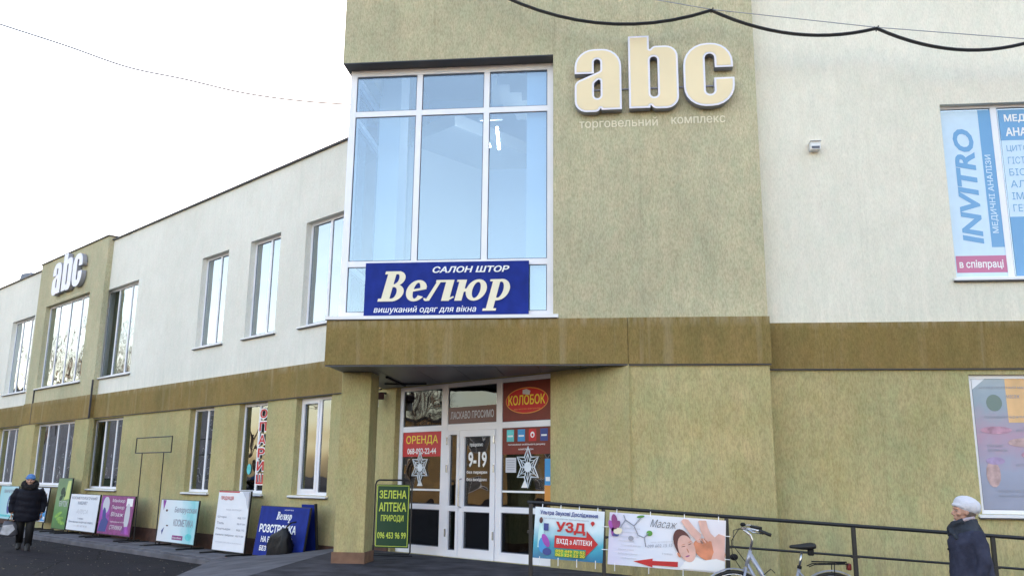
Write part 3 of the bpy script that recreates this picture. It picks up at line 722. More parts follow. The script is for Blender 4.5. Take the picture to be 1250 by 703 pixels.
lettering('САЛОН ШТОР', bn, BW, 1.0, .655, 1.12, .095, M['whiteprint'], -.024, bold=.03, shear=.22)
lettering('вишуканий одяг для вікна', bn, BW, .15, .055, 1.50, .115, M['whiteprint'], -.024, bold=.008, shear=.2)

# ------------------------------------------------------------------ window films
IW = FF @ T(4.78, .335+.10+.012, 4.41)
fl = thing('window_film', 'pale blue vertical medical laboratory film on left pane of upper right window', 'window sticker', IW)
rect(0, .725, .0, 2.45, 'film', M['vinyl_blue'], fl, IW, 0, .002)
rect(.515, .69, .42, 2.45, 'stripe', M['vinyl_mid'], fl, IW, -.002, .0015)
rect(.02, .70, .06, .30, 'stripe', M['vinyl_pink'], fl, IW, -.002, .0015)
lettering('INVITRO', fl, IW, .42, .47, 1.70, .28, M['vinyl_mid'], -.003, bold=.035, rot=PI/2, shear=.18)
lettering('МЕДИЧНІ АНАЛІЗИ', fl, IW, .64, .62, 1.15, .095, M['vinyl_blue'], -.0045, bold=.015, rot=PI/2)
lettering('в співпраці', fl, IW, .06, .10, .58, .14, M['whiteprint'], -.0045, bold=.02)
IW2 = FF @ T(5.575, .335+.10+.012, 4.41)
fl2 = thing('window_film', 'pale blue film with list of analyses on pane at the right picture edge', 'window sticker', IW2)
rect(0, .74, .0, 2.45, 'film', M['vinyl_blue'], fl2, IW2, 0, .002)
rect(.0, .74, 1.98, 2.44, 'stripe', M['vinyl_mid'], fl2, IW2, -.002, .0015); rect(.0, .74, .0, .85, 'stripe', M['vinyl_mid'], fl2, IW2, -.002, .0015)
lettering('МЕДИЧНІ', fl2, IW2, .07, 2.24, .62, .13, M['whiteprint'], -.0045, bold=.03)
lettering('АНАЛІЗИ', fl2, IW2, .07, 2.04, .62, .13, M['whiteprint'], -.0045, bold=.03)
for k, tx in enumerate(('ЦИТОЛОГІЯ', 'ГІСТОЛОГІЯ', 'БІОХІМІЯ', 'АЛЕРГІЯ', 'ІМУНІТЕТ', 'ГЕНЕТИКА')):
    lettering(tx, fl2, IW2, .06, 1.80-.175*k, .62, .105, M['vinyl_mid'], -.003, bold=-.004)
PW_ = FF @ T(4.83, .345+.06+.012, 1.30)
fp = thing('window_film', 'pastel pink and blue leaflet film filling the lower right window', 'window sticker', PW_)
rect(0, 2.3, 0, 1.70, 'film', gradient('film_grad', 2, [(0, (.26,.28,.38)), (.3, (.30,.33,.46)), (.55, (.40,.27,.38)), (.8, (.27,.34,.42)), (1, (.34,.40,.46))], 0, 1.7), fp, PW_, 0, .002)
poly([(0,1.70),(0,1.56),(.17,1.70)], 'corner', M['whiteboard'], fp, PW_, -.002)
rect(.42, .95, 1.12, 1.70, 'picture', flat('peach_print', (.72,.45,.22), .5, var=.15, vscale=3), fp, PW_, -.002)
poly(disc(.26, 1.38, .10, .11), 'picture', flat('dull_green_print', (.16,.22,.20), .5), fp, PW_, -.0035)
for (cx, cz, rx, rz, c) in ((.25,1.02,.20,.05,'magenta'),(.62,.86,.24,.06,'skin_p'),(.75,.70,.22,.07,'magenta'),(.16,.45,.09,.17,'skin_p'),(.2,.62,.12,.05,'purple'),(.95,.95,.2,.05,'skin_p')):
    poly(disc(cx, cz, rx, rz, 14), 'picture', flat('pastel_'+c, {'magenta':(.45,.25,.34),'skin_p':(.48,.33,.33),'purple':(.33,.25,.42)}[c], .5, var=.3, vscale=9), fp, PW_, -.004-.0016*(cx > .5)-.0008*(c == 'purple')-.0004*(c == 'magenta'))
for k, (xx, zz, tx) in enumerate(((.08,1.56,'АНТИЦЕЛЮЛІТНИЙ МАСАЖ'),(.42,1.44,'масаж'),(.12,1.17,'парафінотерапія'),(.5,1.0,'косметологія'),(.12,.80,'пілінг'),(.12,.74,'обличчя'),(.45,.55,'догляд за тілом'),(.2,.22,'візаж та зачіски'),(.2,.15,'манікюр педикюр'))):
    lettering(tx, fp, PW_, xx, zz, .034*len(tx), .045, M['greyprint'], -.0055)

# entrance posters and stickers (children-free things stuck to the glass)
GLASS_Y = EY+.02-.002
def sticker(label, x0, x1, z0, z1, mat, cat='sticker', name='sticker'):
    Wt = LF @ T(x0, GLASS_Y-.005, z0); t = thing(name, label, cat, Wt)
    if mat: rect(0, x1-x0, 0, z1-z0, 'film', M[mat], t, Wt, -.001, .002)
    return t, Wt
t, Wt = sticker('red rent poster with yellow word and phone number left of door', -4.89, -3.91, 1.98, 2.385, 'red', 'poster', 'poster')
lettering('ОРЕНДА', t, Wt, .08, .19, .82, .16, M['yellowprint'], -.003, bold=.01)
lettering('068-092-22-44', t, Wt, .12, .04, .74, .10, M['whiteprint'], -.003, bold=.02)
t, Wt = sticker('brown welcome strip lettered in white above the entrance door', -3.74, -2.63, 2.50, 2.76, 'welcome', 'sticker')
lettering('ЛАСКАВО ПРОСИМО', t, Wt, .05, .07, 1.0, .12, M['paleprint'], -.003, bold=.01)
t, Wt = sticker('dark red film with oval yellow shop name above right of the door', -2.49, -1.50, 2.49, 3.08, 'darkred', 'poster', 'poster')
poly(disc(.50, .30, .44, .20, 32), 'oval', M['orange'], t, Wt, -.003); poly(disc(.50, .30, .425, .185, 32), 'oval', M['red'], t, Wt, -.0045)
lettering('КОЛОБОК', t, Wt, .12, .235, .76, .15, M['yellowprint'], -.006, bold=.015)
lettering('ваш магазин електроніки', t, Wt, .24, .155, .54, .035, M['orange'], -.006)
poly([(.42,.40),(.56,.38),(.58,.44),(.50,.47),(.42,.46)], 'emblem', M['paleprint'], t, Wt, -.0075)
t, Wt = sticker('dark red film with four small logos right of the door', -2.49, -1.50, 1.99, 2.385, 'darkred', 'poster', 'poster')
for k, c in enumerate(('teal', 'blue1', 'red', 'navyprint')):
    rect(.09+.23*k, .24+.23*k, .19, .37, 'logo', M[c], t, Wt, -.003)
    if k == 2: poly(disc(.165+.23*k, .285, .042, .045), 'logo_mark', M['whiteprint'], t, Wt, -.0045); poly(disc(.165+.23*k, .28, .02, .022), 'logo_mark', M['red'], t, Wt, -.006)
    else: rect(.11+.23*k, .22+.23*k, .26, .285, 'logo_mark', M['whiteprint'], t, Wt, -.0045)
lettering('поповнення мобільного рахунку', t, Wt, .12, .125, .76, .035, M['whiteprint'], -.003, bold=.01); lettering('комісія 2 грн', t, Wt, .34, .055, .30, .035, M['whiteprint'], -.003, bold=.01)
t, Wt = sticker('white opening hours lettering 9-19 on the door pane', -3.28, -2.78, 1.5, 2.2, None)
lettering('працюємо', t, Wt, .06, .61, .30, .06, M['whiteprint'], -.003, bold=.01)
lettering('9-19', t, Wt, .03, .30, .42, .24, M['whiteprint'], -.003, bold=.03)
lettering('без перерви', t, Wt, .0, .19, .46, .06, M['whiteprint'], -.003, bold=.012); lettering('без вихідних', t, Wt, .0, .08, .46, .06, M['whiteprint'], -.003, bold=.012)
t, Wt = sticker('small white notice on the glass right of the door', -2.42, -2.20, 1.72, 1.94, 'paleprint')
for k in range(5): rect(.03, .19, .04+.035*k, .05+.035*k, 'text_line', M['greyprint'], t, Wt, -.0035)
t, Wt = sticker('narrow blue and orange sticker at the right edge of the entrance glass', -1.62, -1.50, 1.32, 1.92, 'blue1')
rect(0, .12, 0, .22, 'film', M['orange'], t, Wt, -.003); rect(.02, .1, .28, .34, 'text_line', M['whiteprint'], t, Wt, -.003)
for x, lab in ((-4.42, 'small white triangle sticker on glass below the left paper star'), (-2.02, 'small white triangle sticker on glass below the right paper star')):
    Wt = LF @ T(x, GLASS_Y-.005, 1.50); t = thing('sticker', lab, 'sticker', Wt); poly([(-.07,0),(.07,0),(0,.12)], 'film', M['whiteprint'], t, Wt, -.001)
for a, b, lab in ((-4.89, -3.91, 'white warning strip along the glass left of the door'), (-2.49, -1.50, 'white warning strip along the glass right of the door')):
    t, Wt = sticker(lab, a, b, 1.425, 1.455, 'whiteprint')
# hinges on the door posts are on the leaves; stars
def star(x, z, r, label):
    Wt = LF @ T(x, GLASS_Y-.012, z); t = thing('paper_star', label, 'paper star', Wt, 'paper stars on the entrance glass'); m = MB()
    for k in range(6):
        a = PI/2+k*PI/3; a1 = a-PI/6; a2 = a+PI/6
        def q(rr, aa): return (rr*r*math.cos(aa)*.82, random.uniform(-.012, .0), rr*r*math.sin(aa))
        for w in (1.0, .66):
            p0, p1, p2 = q(w, a), q(w*.55, a1), q(w*.55, a2)
            m.tube([p1, p0, p2], .011 if w > .9 else .008, 4)
        m.tube([q(.12, a), q(.9, a)], .006, 4); m.tube([q(.55, a1), q(.16, a1)], .006, 4)
    part('star_web', m, M['paper_star'], t, Wt)
    part('star_core', MB().prism(disc(0, 0, .05*r/.2, .05*r/.2, 12), -.006, .0), M['paper_star'], t, Wt)
star(-4.42, 1.80, .27, 'openwork white paper star on glass left of door')
star(-1.95, 1.80, .30, 'openwork white paper star on glass right of door')

# red vertical word on the second ground floor window
VW = LF @ T(-9.74, YRC-.004, 1.40)
t = thing('window_lettering', 'red and white letters running down the narrow window left of the column', 'window sticker', VW)
for k, ch in enumerate('ОПАРИШ'):
    zz = 1.43-.27*k
    lettering(ch, t, VW, .03, zz-.022, .33, .235, M['whiteprint'], -.003, bold=.07); lettering(ch, t, VW, .055, zz, .28, .19, M['red'], -.0045, bold=.03)
t = thing('window_sticker', 'round teal sticker low on the window with red letters', 'sticker', LF @ T(-10.02, YRC+.0, 1.78))
poly(disc(0, 0, .085, .11), 'film', M['teal'], t, LF @ T(-10.02, YRC+.0, 1.78), .008)

# lit lamp in first window
lm = thing('pendant_lamp', 'glowing warm pendant lamp inside the window beside the column', 'lamp', LF @ T(-7.15, .8, 3.0))
part('bulb', MB().ell((0,0,0), (.06,.06,.07)), M['warmlamp'], lm, LF @ T(-7.12, .8, 2.95), True)
part('bulb', MB().ell((0,0,0), (.045,.045,.06)), M['warmlamp'], lm, LF @ T(-7.22, .85, 3.03), True)
part('cord', MB().tube([(0,0,0),(0,0,.45)], .006, 5), M['iron'], lm, LF @ T(-7.12, .8, 3.0))

# ------------------------------------------------------------------ small fittings
cw = LF @ T(-5.28, 0, 2.98)
cc = thing('security_camera', 'small dark and white security camera under the canopy soffit by the column', 'security camera', cw)
part('bracket', MB().tube([(0,0,.1),(0,-.12,.1),(0,-.2,.02)], .018), M['black'], cc, cw)
part('housing', bevelled(MB().box(-.09, .09, -.34, -.10, -.02, .10).mesh('h'), .02), flat('maroon_housing', (.10,.04,.045), .5), cc, cw)
part('lens_box', bevelled(MB().box(-.06, .06, -.32, -.2, -.16, -.03).mesh('h'), .012), M['pvc'], cc, cw)
part('lens', MB().ell((0,-.345,.04), (.03,.02,.03)), M['black'], cc, cw, True)
fx = FF @ T(2.96, .335, 6.30)
fb = thing('wall_lamp', 'small white boxed floodlight high on the white right hand wall', 'wall lamp', fx)
part('housing', bevelled(MB().box(-.07, .07, -.13, -.02, -.05, .07).mesh('h'), .01), M['sill'], fb, fx)
part('mount', MB().box(-.03, .03, -.02, 0, -.04, .04), M['letter_side'], fb, fx)
part('lens', MB().box(-.055, .055, -.134, -.131, -.035, .0), M['gasket'], fb, fx)
part('hood', MB().box(-.075, .075, -.16, -.0, .071, .078), M['sill'], fb, fx)

# overhead cables
def interp(ctrl, n=10, y=8.0):
    out = []
    P = [Vector(c) for c in ctrl]
    for i in range(len(P)-1):
        p0 = P[max(i-1,0)]; p1 = P[i]; p2 = P[i+1]; p3 = P[min(i+2,len(P)-1)]
        for k in range(n):
            t = k/n; out.append(.5*((2*p1)+(p2-p0)*t+(2*p0-5*p1+4*p2-p3)*t*t+(3*p1-p0-3*p2+p3)*t**3))
    out.append(P[-1]); return out
ties = [(-23.2,11.6,18.42),(-6.67,11.6,11.242),(-2.32,11.6,9.111),(1.501,11.6,8.154),(3.735,11.6,7.762),(5.771,11.6,7.48),(8.12,11.6,7.255),(20.3,11.6,6.385)]
cb = thing('overhead_cable', 'thick black sagging cable tied to a thin wire across the tower top', 'cable', T(0, 11.6, 7))
def sag(a, b, d, n=14): a = Vector(a); b = Vector(b); return [a.lerp(b, i/n)+Vector((0, 0, -4*d*(i/n)*(1-i/n))) for i in range(n+1)]
path = []
for (a, b), d in zip(zip(ties, ties[1:]), (.5, .36, .53, .225, .225, .17, .3)): path += sag(a, b, d)[:-1]
path.append(Vector(ties[-1]))
part('cable_core', MB().tube(path, .024, 6), M['iron'], cb)
part('messenger_wire', MB().tube([(p[0], p[1], p[2]+.015) for p in ties], .0065, 5), M['letter_side'], cb)
for p in ties[1:-1]: part('tie', MB().tube([(p[0]-.03,11.6,p[2]+.03),(p[0],11.63,p[2]-.03),(p[0]+.03,11.6,p[2]+.04)], .01, 5), M['iron'], cb)
w2 = [(-19,20,14.5),(-16.241,20,13.48),(-14.263,20,12.76),(-12.461,20,12.066),(-10.846,20,11.65),(-8.933,20,11.14),(-6.657,20,10.80),(-3.5,20,10.6)]
tw_ = link('overhead_wire', MB().tube(interp(w2), .017, 5).mesh('overhead_wire'), None, I4, flat('grey_wire', (.03,.035,.035), .9, spec=.1), 'thin grey wire sagging across the pale sky left of the tower', 'cable')

# ------------------------------------------------------------------ railing with banners
RYY = 10.45
rl = thing('ramp_railing', 'black iron railing running down along the ramp before the right wall', 'railing', T(1, RYY, 0))
def rtop(x): return 1.36 - .0575*(x+.95) if x > -.95 else 1.36
part('top_rail', MB().tube([(-.97,RYY,rtop(-.97)),(7.5,RYY,rtop(7.5))], .021, 8), M['iron'], rl)
part('mid_rail', MB().tube([(-.95,RYY,rtop(-.95)-.325),(7.5,RYY,rtop(7.5)-.325)], .013, 8), M['iron'], rl)
for x in (-.93, -.095, 1.285, 2.66, 4.12, 5.5, 6.9):
    pm = MB().box(x-.022, x+.022, RYY-.022, RYY+.022, rtop(x)-.96, rtop(x)-.015)
    part('post', bevelled(pm.mesh('post'), .004, 1), M['iron'], rl)
    part('clamp', MB().box(x-.04, x+.04, RYY-.027, RYY+.027, rtop(x)-.345, rtop(x)-.315), M['iron'], rl)
SL = math.atan(.0575)
def rail_banner(label, x0, w, h, mat):
    W = T(x0, RYY-.035, rtop(x0)-.045-h) @ RYm(SL); t = thing('banner', label, 'banner', W, 'banners tied to the railing')
    m = MB(); nx, nz = 14, 6
    for i in range(nx):
        for j in range(nz):
            def P_(i, j): x = w*i/nx; z = h*j/nz; return (x, .012*noise.noise(Vector((x*2.5+x0*3, z*2.2, .7))), z)
            m.quad(P_(i,j), P_(i+1,j), P_(i+1,j+1), P_(i,j+1))
    part('sheet', m, mat, t, W, True)
    for k in range(4):
        x = .08+k*(w-.16)/3
        part('tie', MB().tube([(x,-.004,.02),(x+.003,.01,-.07)], .005, 5), M['whiteprint'], t, W)
        part('tie', MB().tube([(x,-.004,h-.02),(x,.03,h+.06)], .005, 5), M['whiteprint'], t, W)
    for k in range(2): part('tie', MB().tube([(w-.015,-.004,.15+k*.25),(w+.05,.01,.15+k*.25)], .005, 5), M['whiteprint'], t, W)
    return t, W
g1 = gradient('uzd_grad', 2, [(0, (.02,.16,.32)), (.3, (.05,.40,.55)), (.62, (.60,.76,.84)), (1, (.74,.78,.84))], 0, .57)
b1, W1 = rail_banner('white and teal ultrasound banner with red arrow on the railing', -.905, .795, .565, g1)
Y = -.016
lettering('Ультра Звукові Дослідження', b1, W1, .06, .475, .66, .06, M['navyprint'], Y, bold=.03)
lettering('усіх органів за новітнім принципом пошуку', b1, W1, .10, .437, .52, .022, M['greyprint'], Y)
lettering('УЗД', b1, W1, .245, .285, .34, .135, M['red'], Y, bold=.04)
poly([(.24,.13),(.24,.265),(.60,.265),(.60,.34),(.735,.20),(.60,.055),(.60,.13)], 'arrow', M['red'], b1, W1, Y)
lettering('ВХІД з АПТЕКИ', b1, W1, .265, .165, .40, .068, M['whiteprint'], Y-.003, bold=.02)
rect(.25, .60, .035, .115, 'number_patch', M['green_p'], b1, W1, Y)
lettering('050 449 70 52', b1, W1, .26, .08, .33, .033, M['yellowprint'], Y-.003, bold=.02); lettering('063 224 22 20', b1, W1, .26, .04, .33, .033, M['yellowprint'], Y-.003, bold=.02)
poly(disc(.665, .425, .022, .022), 'heart', M['red'], b1, W1, Y); poly([(.64,.425),(.69,.425),(.665,.39)], 'heart', M['red'], b1, W1, Y-.0005)
poly(disc(.075, .42, .02, .035), 'figure', M['brownprint'], b1, W1, Y); poly([(.06,.39),(.10,.39),(.12,.26),(.09,.12),(.05,.12),(.05,.26)], 'figure', M['paleteal'], b1, W1, Y)
poly([(.11,.31),(.165,.31),(.165,.39),(.11,.39)], 'figure', M['navyprint'], b1, W1, Y-.0005); poly(disc(.11, .15, .05, .09, 14), 'figure', M['blue1'], b1, W1, Y-.0005); poly(disc(.14, .20, .035, .08, 14, .5), 'figure', M['purple'], b1, W1, Y-.001); poly(disc(.16, .08, .05, .04, 12), 'figure', M['navyprint'], b1, W1, Y-.0007)

g2 = gradient('massage_grad', 0, [(0, (.62,.60,.78)), (.25, (.68,.72,.84)), (.6, (.74,.76,.84)), (1, (.78,.74,.80))], 0, 1.3)
b2, W2 = rail_banner('white massage banner with woman lying under hands and red arrow pointing left', -.055, 1.30, .57, g2)
lettering('Масаж', b2, W2, .46, .44, .30, .085, M['blackprint'], Y, bold=-.012, shear=.4)
# flower, candle stones and branch
for (cx, cz, rx, rz, rt_, mt) in ((.06,.47,.035,.085,.2,'magenta'),(.03,.42,.03,.07,.5,'purple'),(.085,.42,.03,.07,-.4,'magenta'),(.05,.36,.025,.05,0,'purple'),(.10,.37,.05,.035,.3,'creamprint'),(.08,.33,.035,.02,0,'navyprint'),(.25,.30,.03,.028,0,'greyprint'),(.455,.37,.035,.03,0,'green_p'),(.35,.545,.045,.014,.2,'green_p')):
    poly(disc(cx, cz, rx, rz, 14, rt_), 'flower_print', M[mt], b2, W2, Y-.0004*random.randint(0, 5))
br = MB()
for pth in ([(.16,.55),(.18,.50),(.28,.44),(.33,.34),(.40,.32),(.42,.22)], [(.18,.50),(.13,.41)], [(.28,.44),(.35,.53)], [(.40,.32),(.44,.37)]):
    br.tube([(a, Y-.001, b) for a, b in pth], .006, 5)
part('branch_print', br, M['greyprint'], b2, W2)
for k in range(8): lettering(('Класичний масаж', 'Лікувальний', 'Антицелюлітний масаж', 'Розслаблюючий', 'Точковий масаж', 'Масаж спини', 'Медовий', 'Лімфодренаж')[k], b2, W2, .12+.02*math.sin(k*2), .40-.047*k, .20+.03*math.cos(k*3), .022, M['paleprint'], Y, shear=.2)
lettering('запис за телефоном', b2, W2, .47, .26, .25, .022, M['paleprint'], Y, rot=.12, shear=.2); lettering('099 602 15 15', b2, W2, .44, .21, .28, .034, M['greyprint'], Y, bold=-.006, rot=.12, shear=.2)
lettering('2 поверх', b2, W2, .60, .15, .12, .02, M['greyprint'], Y, shear=.2)
poly([(.285,.055),(.50,.10),(.50,.075),(.78,.085),(.78,.03),(.50,.028),(.50,.005)], 'arrow', M['red'], b2, W2, Y)
poly(disc(1.12, .235, .185, .115, 24, -.35), 'body_print', M['skin_d'], b2, W2, Y)
poly([(1.13,.10),(1.29,.08),(1.29,.40),(1.22,.42),(1.14,.34),(1.17,.22)], 'body_print', M['skin_p'], b2, W2, Y-.0004)
poly([(.80,.015),(1.29,.015),(1.29,.13),(1.20,.15),(1.08,.125),(.98,.15),(.88,.13)], 'towel_print', M['whiteprint'], b2, W2, Y-.0006)
poly(disc(.832, .285, .098, .165, 24, .42), 'hair_print', M['brownprint'], b2, W2, Y-.0009)
poly(disc(.872, .235, .092, .150, 24, .38), 'face_print', M['skin_p'], b2, W2, Y-.0012)
for (cx, cz, rx, rz, ro, mt) in ((.835,.255,.024,.004,.25,'brownprint'),(.905,.285,.020,.004,.5,'brownprint'),(.832,.275,.026,.003,.35,'skin_d'),(.905,.31,.022,.003,.6,'skin_d'),(.885,.215,.006,.028,.5,'skin_d'),(.885,.155,.026,.008,.35,'magenta'),(.79,.16,.014,.03,.6,'skin_d')):
    poly(disc(cx, cz, rx, rz, 10, ro), 'face_detail', M[mt], b2, W2, Y-.0024)
for arm in ([(.80,.53),(.83,.555),(.88,.55),(.96,.46),(1.03,.40),(1.02,.35),(.97,.335),(.90,.40)], [(.99,.55),(1.08,.555),(1.10,.48),(1.13,.42),(1.19,.37),(1.17,.33),(1.08,.34),(1.02,.44)]): poly(fillet([(a, b, .012) for a, b in arm], 3), 'hand_print', M['skin_p'], b2, W2, Y-.003)
for k in range(4): poly(disc(1.035+.028*k, .325+.012*k, .034, .0085, 12, -1.05+.12*k), 'finger_print', M['skin_p'], b2, W2, Y-.0036)
for k in range(3): poly(disc(.985+.022*k, .330-.004*k, .028, .0085, 12, -.8), 'finger_print', M['skin_p'], b2, W2, Y-.0036)

# ------------------------------------------------------------------ boards along the left wing
def board(label, s, off, w, h, z0, mat, tilt=.06, frame=.03, feet=True, cat='sign board', fmat='iron'):
    """s = right edge distance along wing; local frame: x right, z up, facing the street"""
    W = LF @ T(-s-w, -off, .10) @ RX(-tilt) ; t = thing('sign_board', label, cat, W, 'advertising boards standing along the wing')
    m = MB(); f = frame
    m.box(0, f, 0, .03, z0-.02, z0+h); m.box(w-f, w, 0, .03, z0-.02, z0+h); m.box(f, w-f, 0, .03, z0+h-f, z0+h); m.box(f, w-f, 0, .03, z0-.02, z0+f-.02)
    part('frame', m, M[fmat], t, W)
    part('panel', MB().box(f*.6, w-f*.6, -.008, .0-.001, z0+.0, z0+h-f*.4), mat, t, W)
    if feet:
        for x in (.12, w-.14):
            part('leg', MB().box(x, x+.03, .0, .03, .015, z0-.02), M[fmat], t, W)
            part('foot', MB().box(x, x+.035, -.32, .30, .0, .03), M[fmat], t, LF @ T(-s-w, -off, .124))
    return t, W @ T(0, -.008, z0)
b, W = board('pale teal advertising board at the far left by the walking person', 22.25, .5, 1.6, .97, .22, gradient('g_a', 0, [(0,(.35,.66,.72)),(1,(.55,.75,.80))], 0, 1.6))
lettering('ЛІКАР-ВЕТЕРИНАР', b, W, .35, .76, 1.15, .10, M['greyprint'], bold=.02); poly(disc(1.0, .42, .17, .27), 'motif', M['navyprint'], b, W); poly(disc(.97, .46, .05, .1), 'motif', M['paleteal'], b, W, -.005)
rect(.1, 1.5, .06, .12, 'motif', M['teal'], b, W)
b, W = board('narrow white and blue board half hidden behind the walking person', 19.7, .5, 1.0, .93, .25, M['whiteboard'])
rect(.02, .98, .02, .30, 'motif', M['blue1'], b, W); poly(disc(.84, .62, .06, .16), 'motif', M['brownprint'], b, W); rect(.85, .95, .06, .14, 'motif', M['whiteprint'], b, W, -.005)
b, W = board('tall narrow green board with yellow corner between two wider boards', 18.14, .5, 1.0, 1.33, .12, gradient('g_b', 2, [(0,(.07,.17,.06)),(.35,(.10,.26,.08)),(.6,(.20,.33,.16)),(1,(.13,.22,.12))], 0, 1.5))
poly([(.62,.75),(.95,.78),(.95,1.26),(.74,1.26)], 'motif', flat('pale_yellow_print', (.55,.62,.22), .5), b, W)
for (cx, cz, rx, rz) in ((.45,.98,.14,.10),(.40,.80,.12,.07),(.6,.9,.08,.08)): poly(disc(cx, cz, rx, rz, 12, .4), 'motif', flat('dark_leaf_print', (.02,.05,.03), .5), b, W, -.004)
lettering('БУТІК', b, W, .35, .58, .58, .14, M['paleprint'], -.004, bold=.01)
for k in range(3): poly(disc(.4+.15*k, .36-.1*k, .25, .05, 12, .3-.2*k), 'motif', flat('lime_leaf_print', (.22,.40,.07), .5, var=.4, vscale=9), b, W, -.004-.001*k)
b, W = board('plain white cosmetology board with small grey print', 16.14, .5, 1.93, .92, .13, M['whiteboard'])
lettering('КОСМЕТОЛОГІЧНИЙ', b, W, .12, .78, 1.66, .085, M['greyprint'], bold=.02); lettering('КАБІНЕТ', b, W, .58, .65, .62, .08, M['greyprint'], bold=.02)
lettering('АЛІСА', b, W, .55, .42, .75, .11, M['paleprint'], shear=.3, bold=-.005)
for k, (x0, x1) in enumerate(((.7, 1.1), (.15, 1.75), (.5, 1.4))): lettering(('2 поверх', 'Салон-перукарня НА ДРУГОМУ ПОВЕРСІ', 'тел. 067 447 00 00')[k], b, W, x0, .27-.09*k, x1-x0, .055, M['greyprint'] if k < 2 else M['paleprint'], bold=.015)
b, W = board('purple and magenta beauty board showing two figures', 14.08, .5, 1.93, .92, .13, M['magenta'])
poly([(.03,.05),(.55,.05),(.62,.45),(.42,.88),(.03,.88)], 'motif', M['purple'], b, W, -.003)
poly(disc(.33, .68, .20, .20), 'motif', M['paleprint'], b, W, -.0045); poly(disc(.30, .45, .10, .18, 14, .3), 'motif', M['navyprint'], b, W, -.005)
poly([(.05,.05),(.50,.05),(.60,.30),(.35,.42),(.15,.30)], 'motif', M['navyprint'], b, W, -.0055)
poly(disc(1.63, .45, .14, .30), 'motif', M['paleprint'], b, W, -.0045); rect(1.5, 1.84, .68, .86, 'motif', M['whiteprint'], b, W, -.003); poly([(1.4,.04),(1.85,.04),(1.75,.22),(1.5,.2)], 'motif', M['purple'], b, W, -.006)
for k, tx in enumerate(('Манікюр', 'Педикюр', 'Візаж', 'нарощування нігтів', 'СТРИЖКИ')): lettering(tx, b, W, .68+.01*k, .74-.155*k, .72 if k != 3 else .8, .10 if k != 3 else .05, M['whiteprint'], -.006, shear=.15)
# empty T shaped frame
Wf = LF @ T(0, -.5, .11); ft = thing('empty_sign_frame', 'thin empty black metal frame with two tall legs and a narrow box on top', 'sign frame', Wf @ T(-13.3, 0, 0))
fm = MB(); r_ = .014
fm.tube([(-14.2,0,2.04),(-12.34,0,2.04)], r_, 6); fm.tube([(-14.2,0,2.39),(-12.34,0,2.39)], r_, 6); fm.tube([(-14.2,0,2.04),(-14.2,0,2.39)], r_, 6); fm.tube([(-12.34,0,2.04),(-12.34,0,2.39)], r_, 6)
part('top_frame', fm, M['iron'], ft, Wf)
for x in (-13.83, -12.7):
    part('leg', MB().tube([(x,0,.02),(x,0,2.04)], .013, 6), M['iron'], ft, Wf); part('foot', MB().box(x-.02, x+.02, -.35, .35, .0, .03), M['iron'], ft, Wf)
b, W = board('white and turquoise cosmetics board with flowing dark lettering', 10.93, .5, 1.77, .90, .12, gradient('g_c', 0, [(0,(.72,.74,.80)),(.55,(.66,.78,.84)),(.85,(.22,.60,.66)),(1,(.40,.68,.74))], 0, 1.8))
lettering('Белорусская', b, W, .72, .60, 1.0, .15, M['greyprint'], shear=.1, bold=.012); lettering('КОСМЕТИКА', b, W, .74, .34, .90, .15, M['greyprint'], bold=.012)
rect(.76, 1.25, .06, .15, 'motif', M['magenta'], b, W); lettering('виробник', b, W, .80, .075, .4, .05, M['whiteprint'], -.006, bold=.01)
poly([(.10,.88),(.26,.88),(.18,.66)], 'motif', M['purple'], b, W); poly(disc(.34, .66, .05, .025), 'motif', M['brownprint'], b, W); poly([(.20,.22),(.32,.30),(.25,.14)], 'motif', M['navyprint'], b, W); poly(disc(.45, .34, .05, .015), 'motif', M['brownprint'], b, W); poly(disc(1.5, .14, .14, .07), 'motif', M['teal'], b, W, -.005)
b, W = board('tall white price board with red top edge and curling corner', 8.87, .5, 1.28, 1.17, .08, M['whiteboard'])
rect(.03, .85, 1.13, 1.155, 'motif', M['red'], b, W); lettering('ПРОДУКЦІЯ', b, W, .14, .97, .50, .085, M['red'], bold=.02); lettering('нова колекція', b, W, .4, .77, .6, .05, M['paleprint'])
for k, (p, q) in enumerate((('Штори', 'від 150'), ('Тюль', 'від 80 грн'), ('Портьєри', 'від 95'), ('Комплекти і ламбрекени', 'від 70 грн'))):
    lettering(p, b, W, .10, .62-.115*k, .07*len(p) if k < 3 else .72, .05, M['greyprint'], bold=.01); lettering(q, b, W, .90, .62-.115*k, .30, .05, M['greyprint'], bold=.01)
lettering('приймаємо замовлення за розмірами', b, W, .12, .14, 1.05, .04, M['paleprint']); poly([(1.0,1.15),(1.26,1.15),(1.27,.82),(1.2,.9),(1.15,1.02)], 'curl', flat('grey_curl', (.5,.52,.6), .5), b, W, -.02, .004)
b, W = board('royal blue instalment sale board with white serif lettering', 6.72, .6, 1.68, .91, .09, M['blueboard'], tilt=.14)
velyur(b, W, .62, .62, .52, .19, M['whiteprint'], -.003); lettering('шторний салон', b, W, .86, .83, .30, .032, M['whiteprint']); 
lettering('РОЗСТРОЧКА', b, W, .10, .42, 1.25, .155, M['whiteprint'], bold=.035)
lettering('НА ВЕСЬ ТОВАР', b, W, .22, .245, 1.05, .11, M['whiteprint'], bold=.03); lettering('БЕЗ ПРОЦЕНТІВ', b, W, .22, .075, 1.05, .11, M['whiteprint'], bold=.03)
W7 = LF @ T(-6.72-.22, -.22, .10)
bb = thing('sign_board', 'blue rear board of the folding stand, seen on edge behind the instalment sale board', 'sign board', W7)
part('panel', MB().box(-.30, .12, 0, .03, .10, 1.04), M['blueboard'], bb, W7 @ RX(.10)); part('frame', MB().box(.12, .15, -.01, .04, .04, 1.06), M['iron'], bb, W7 @ RX(.10))
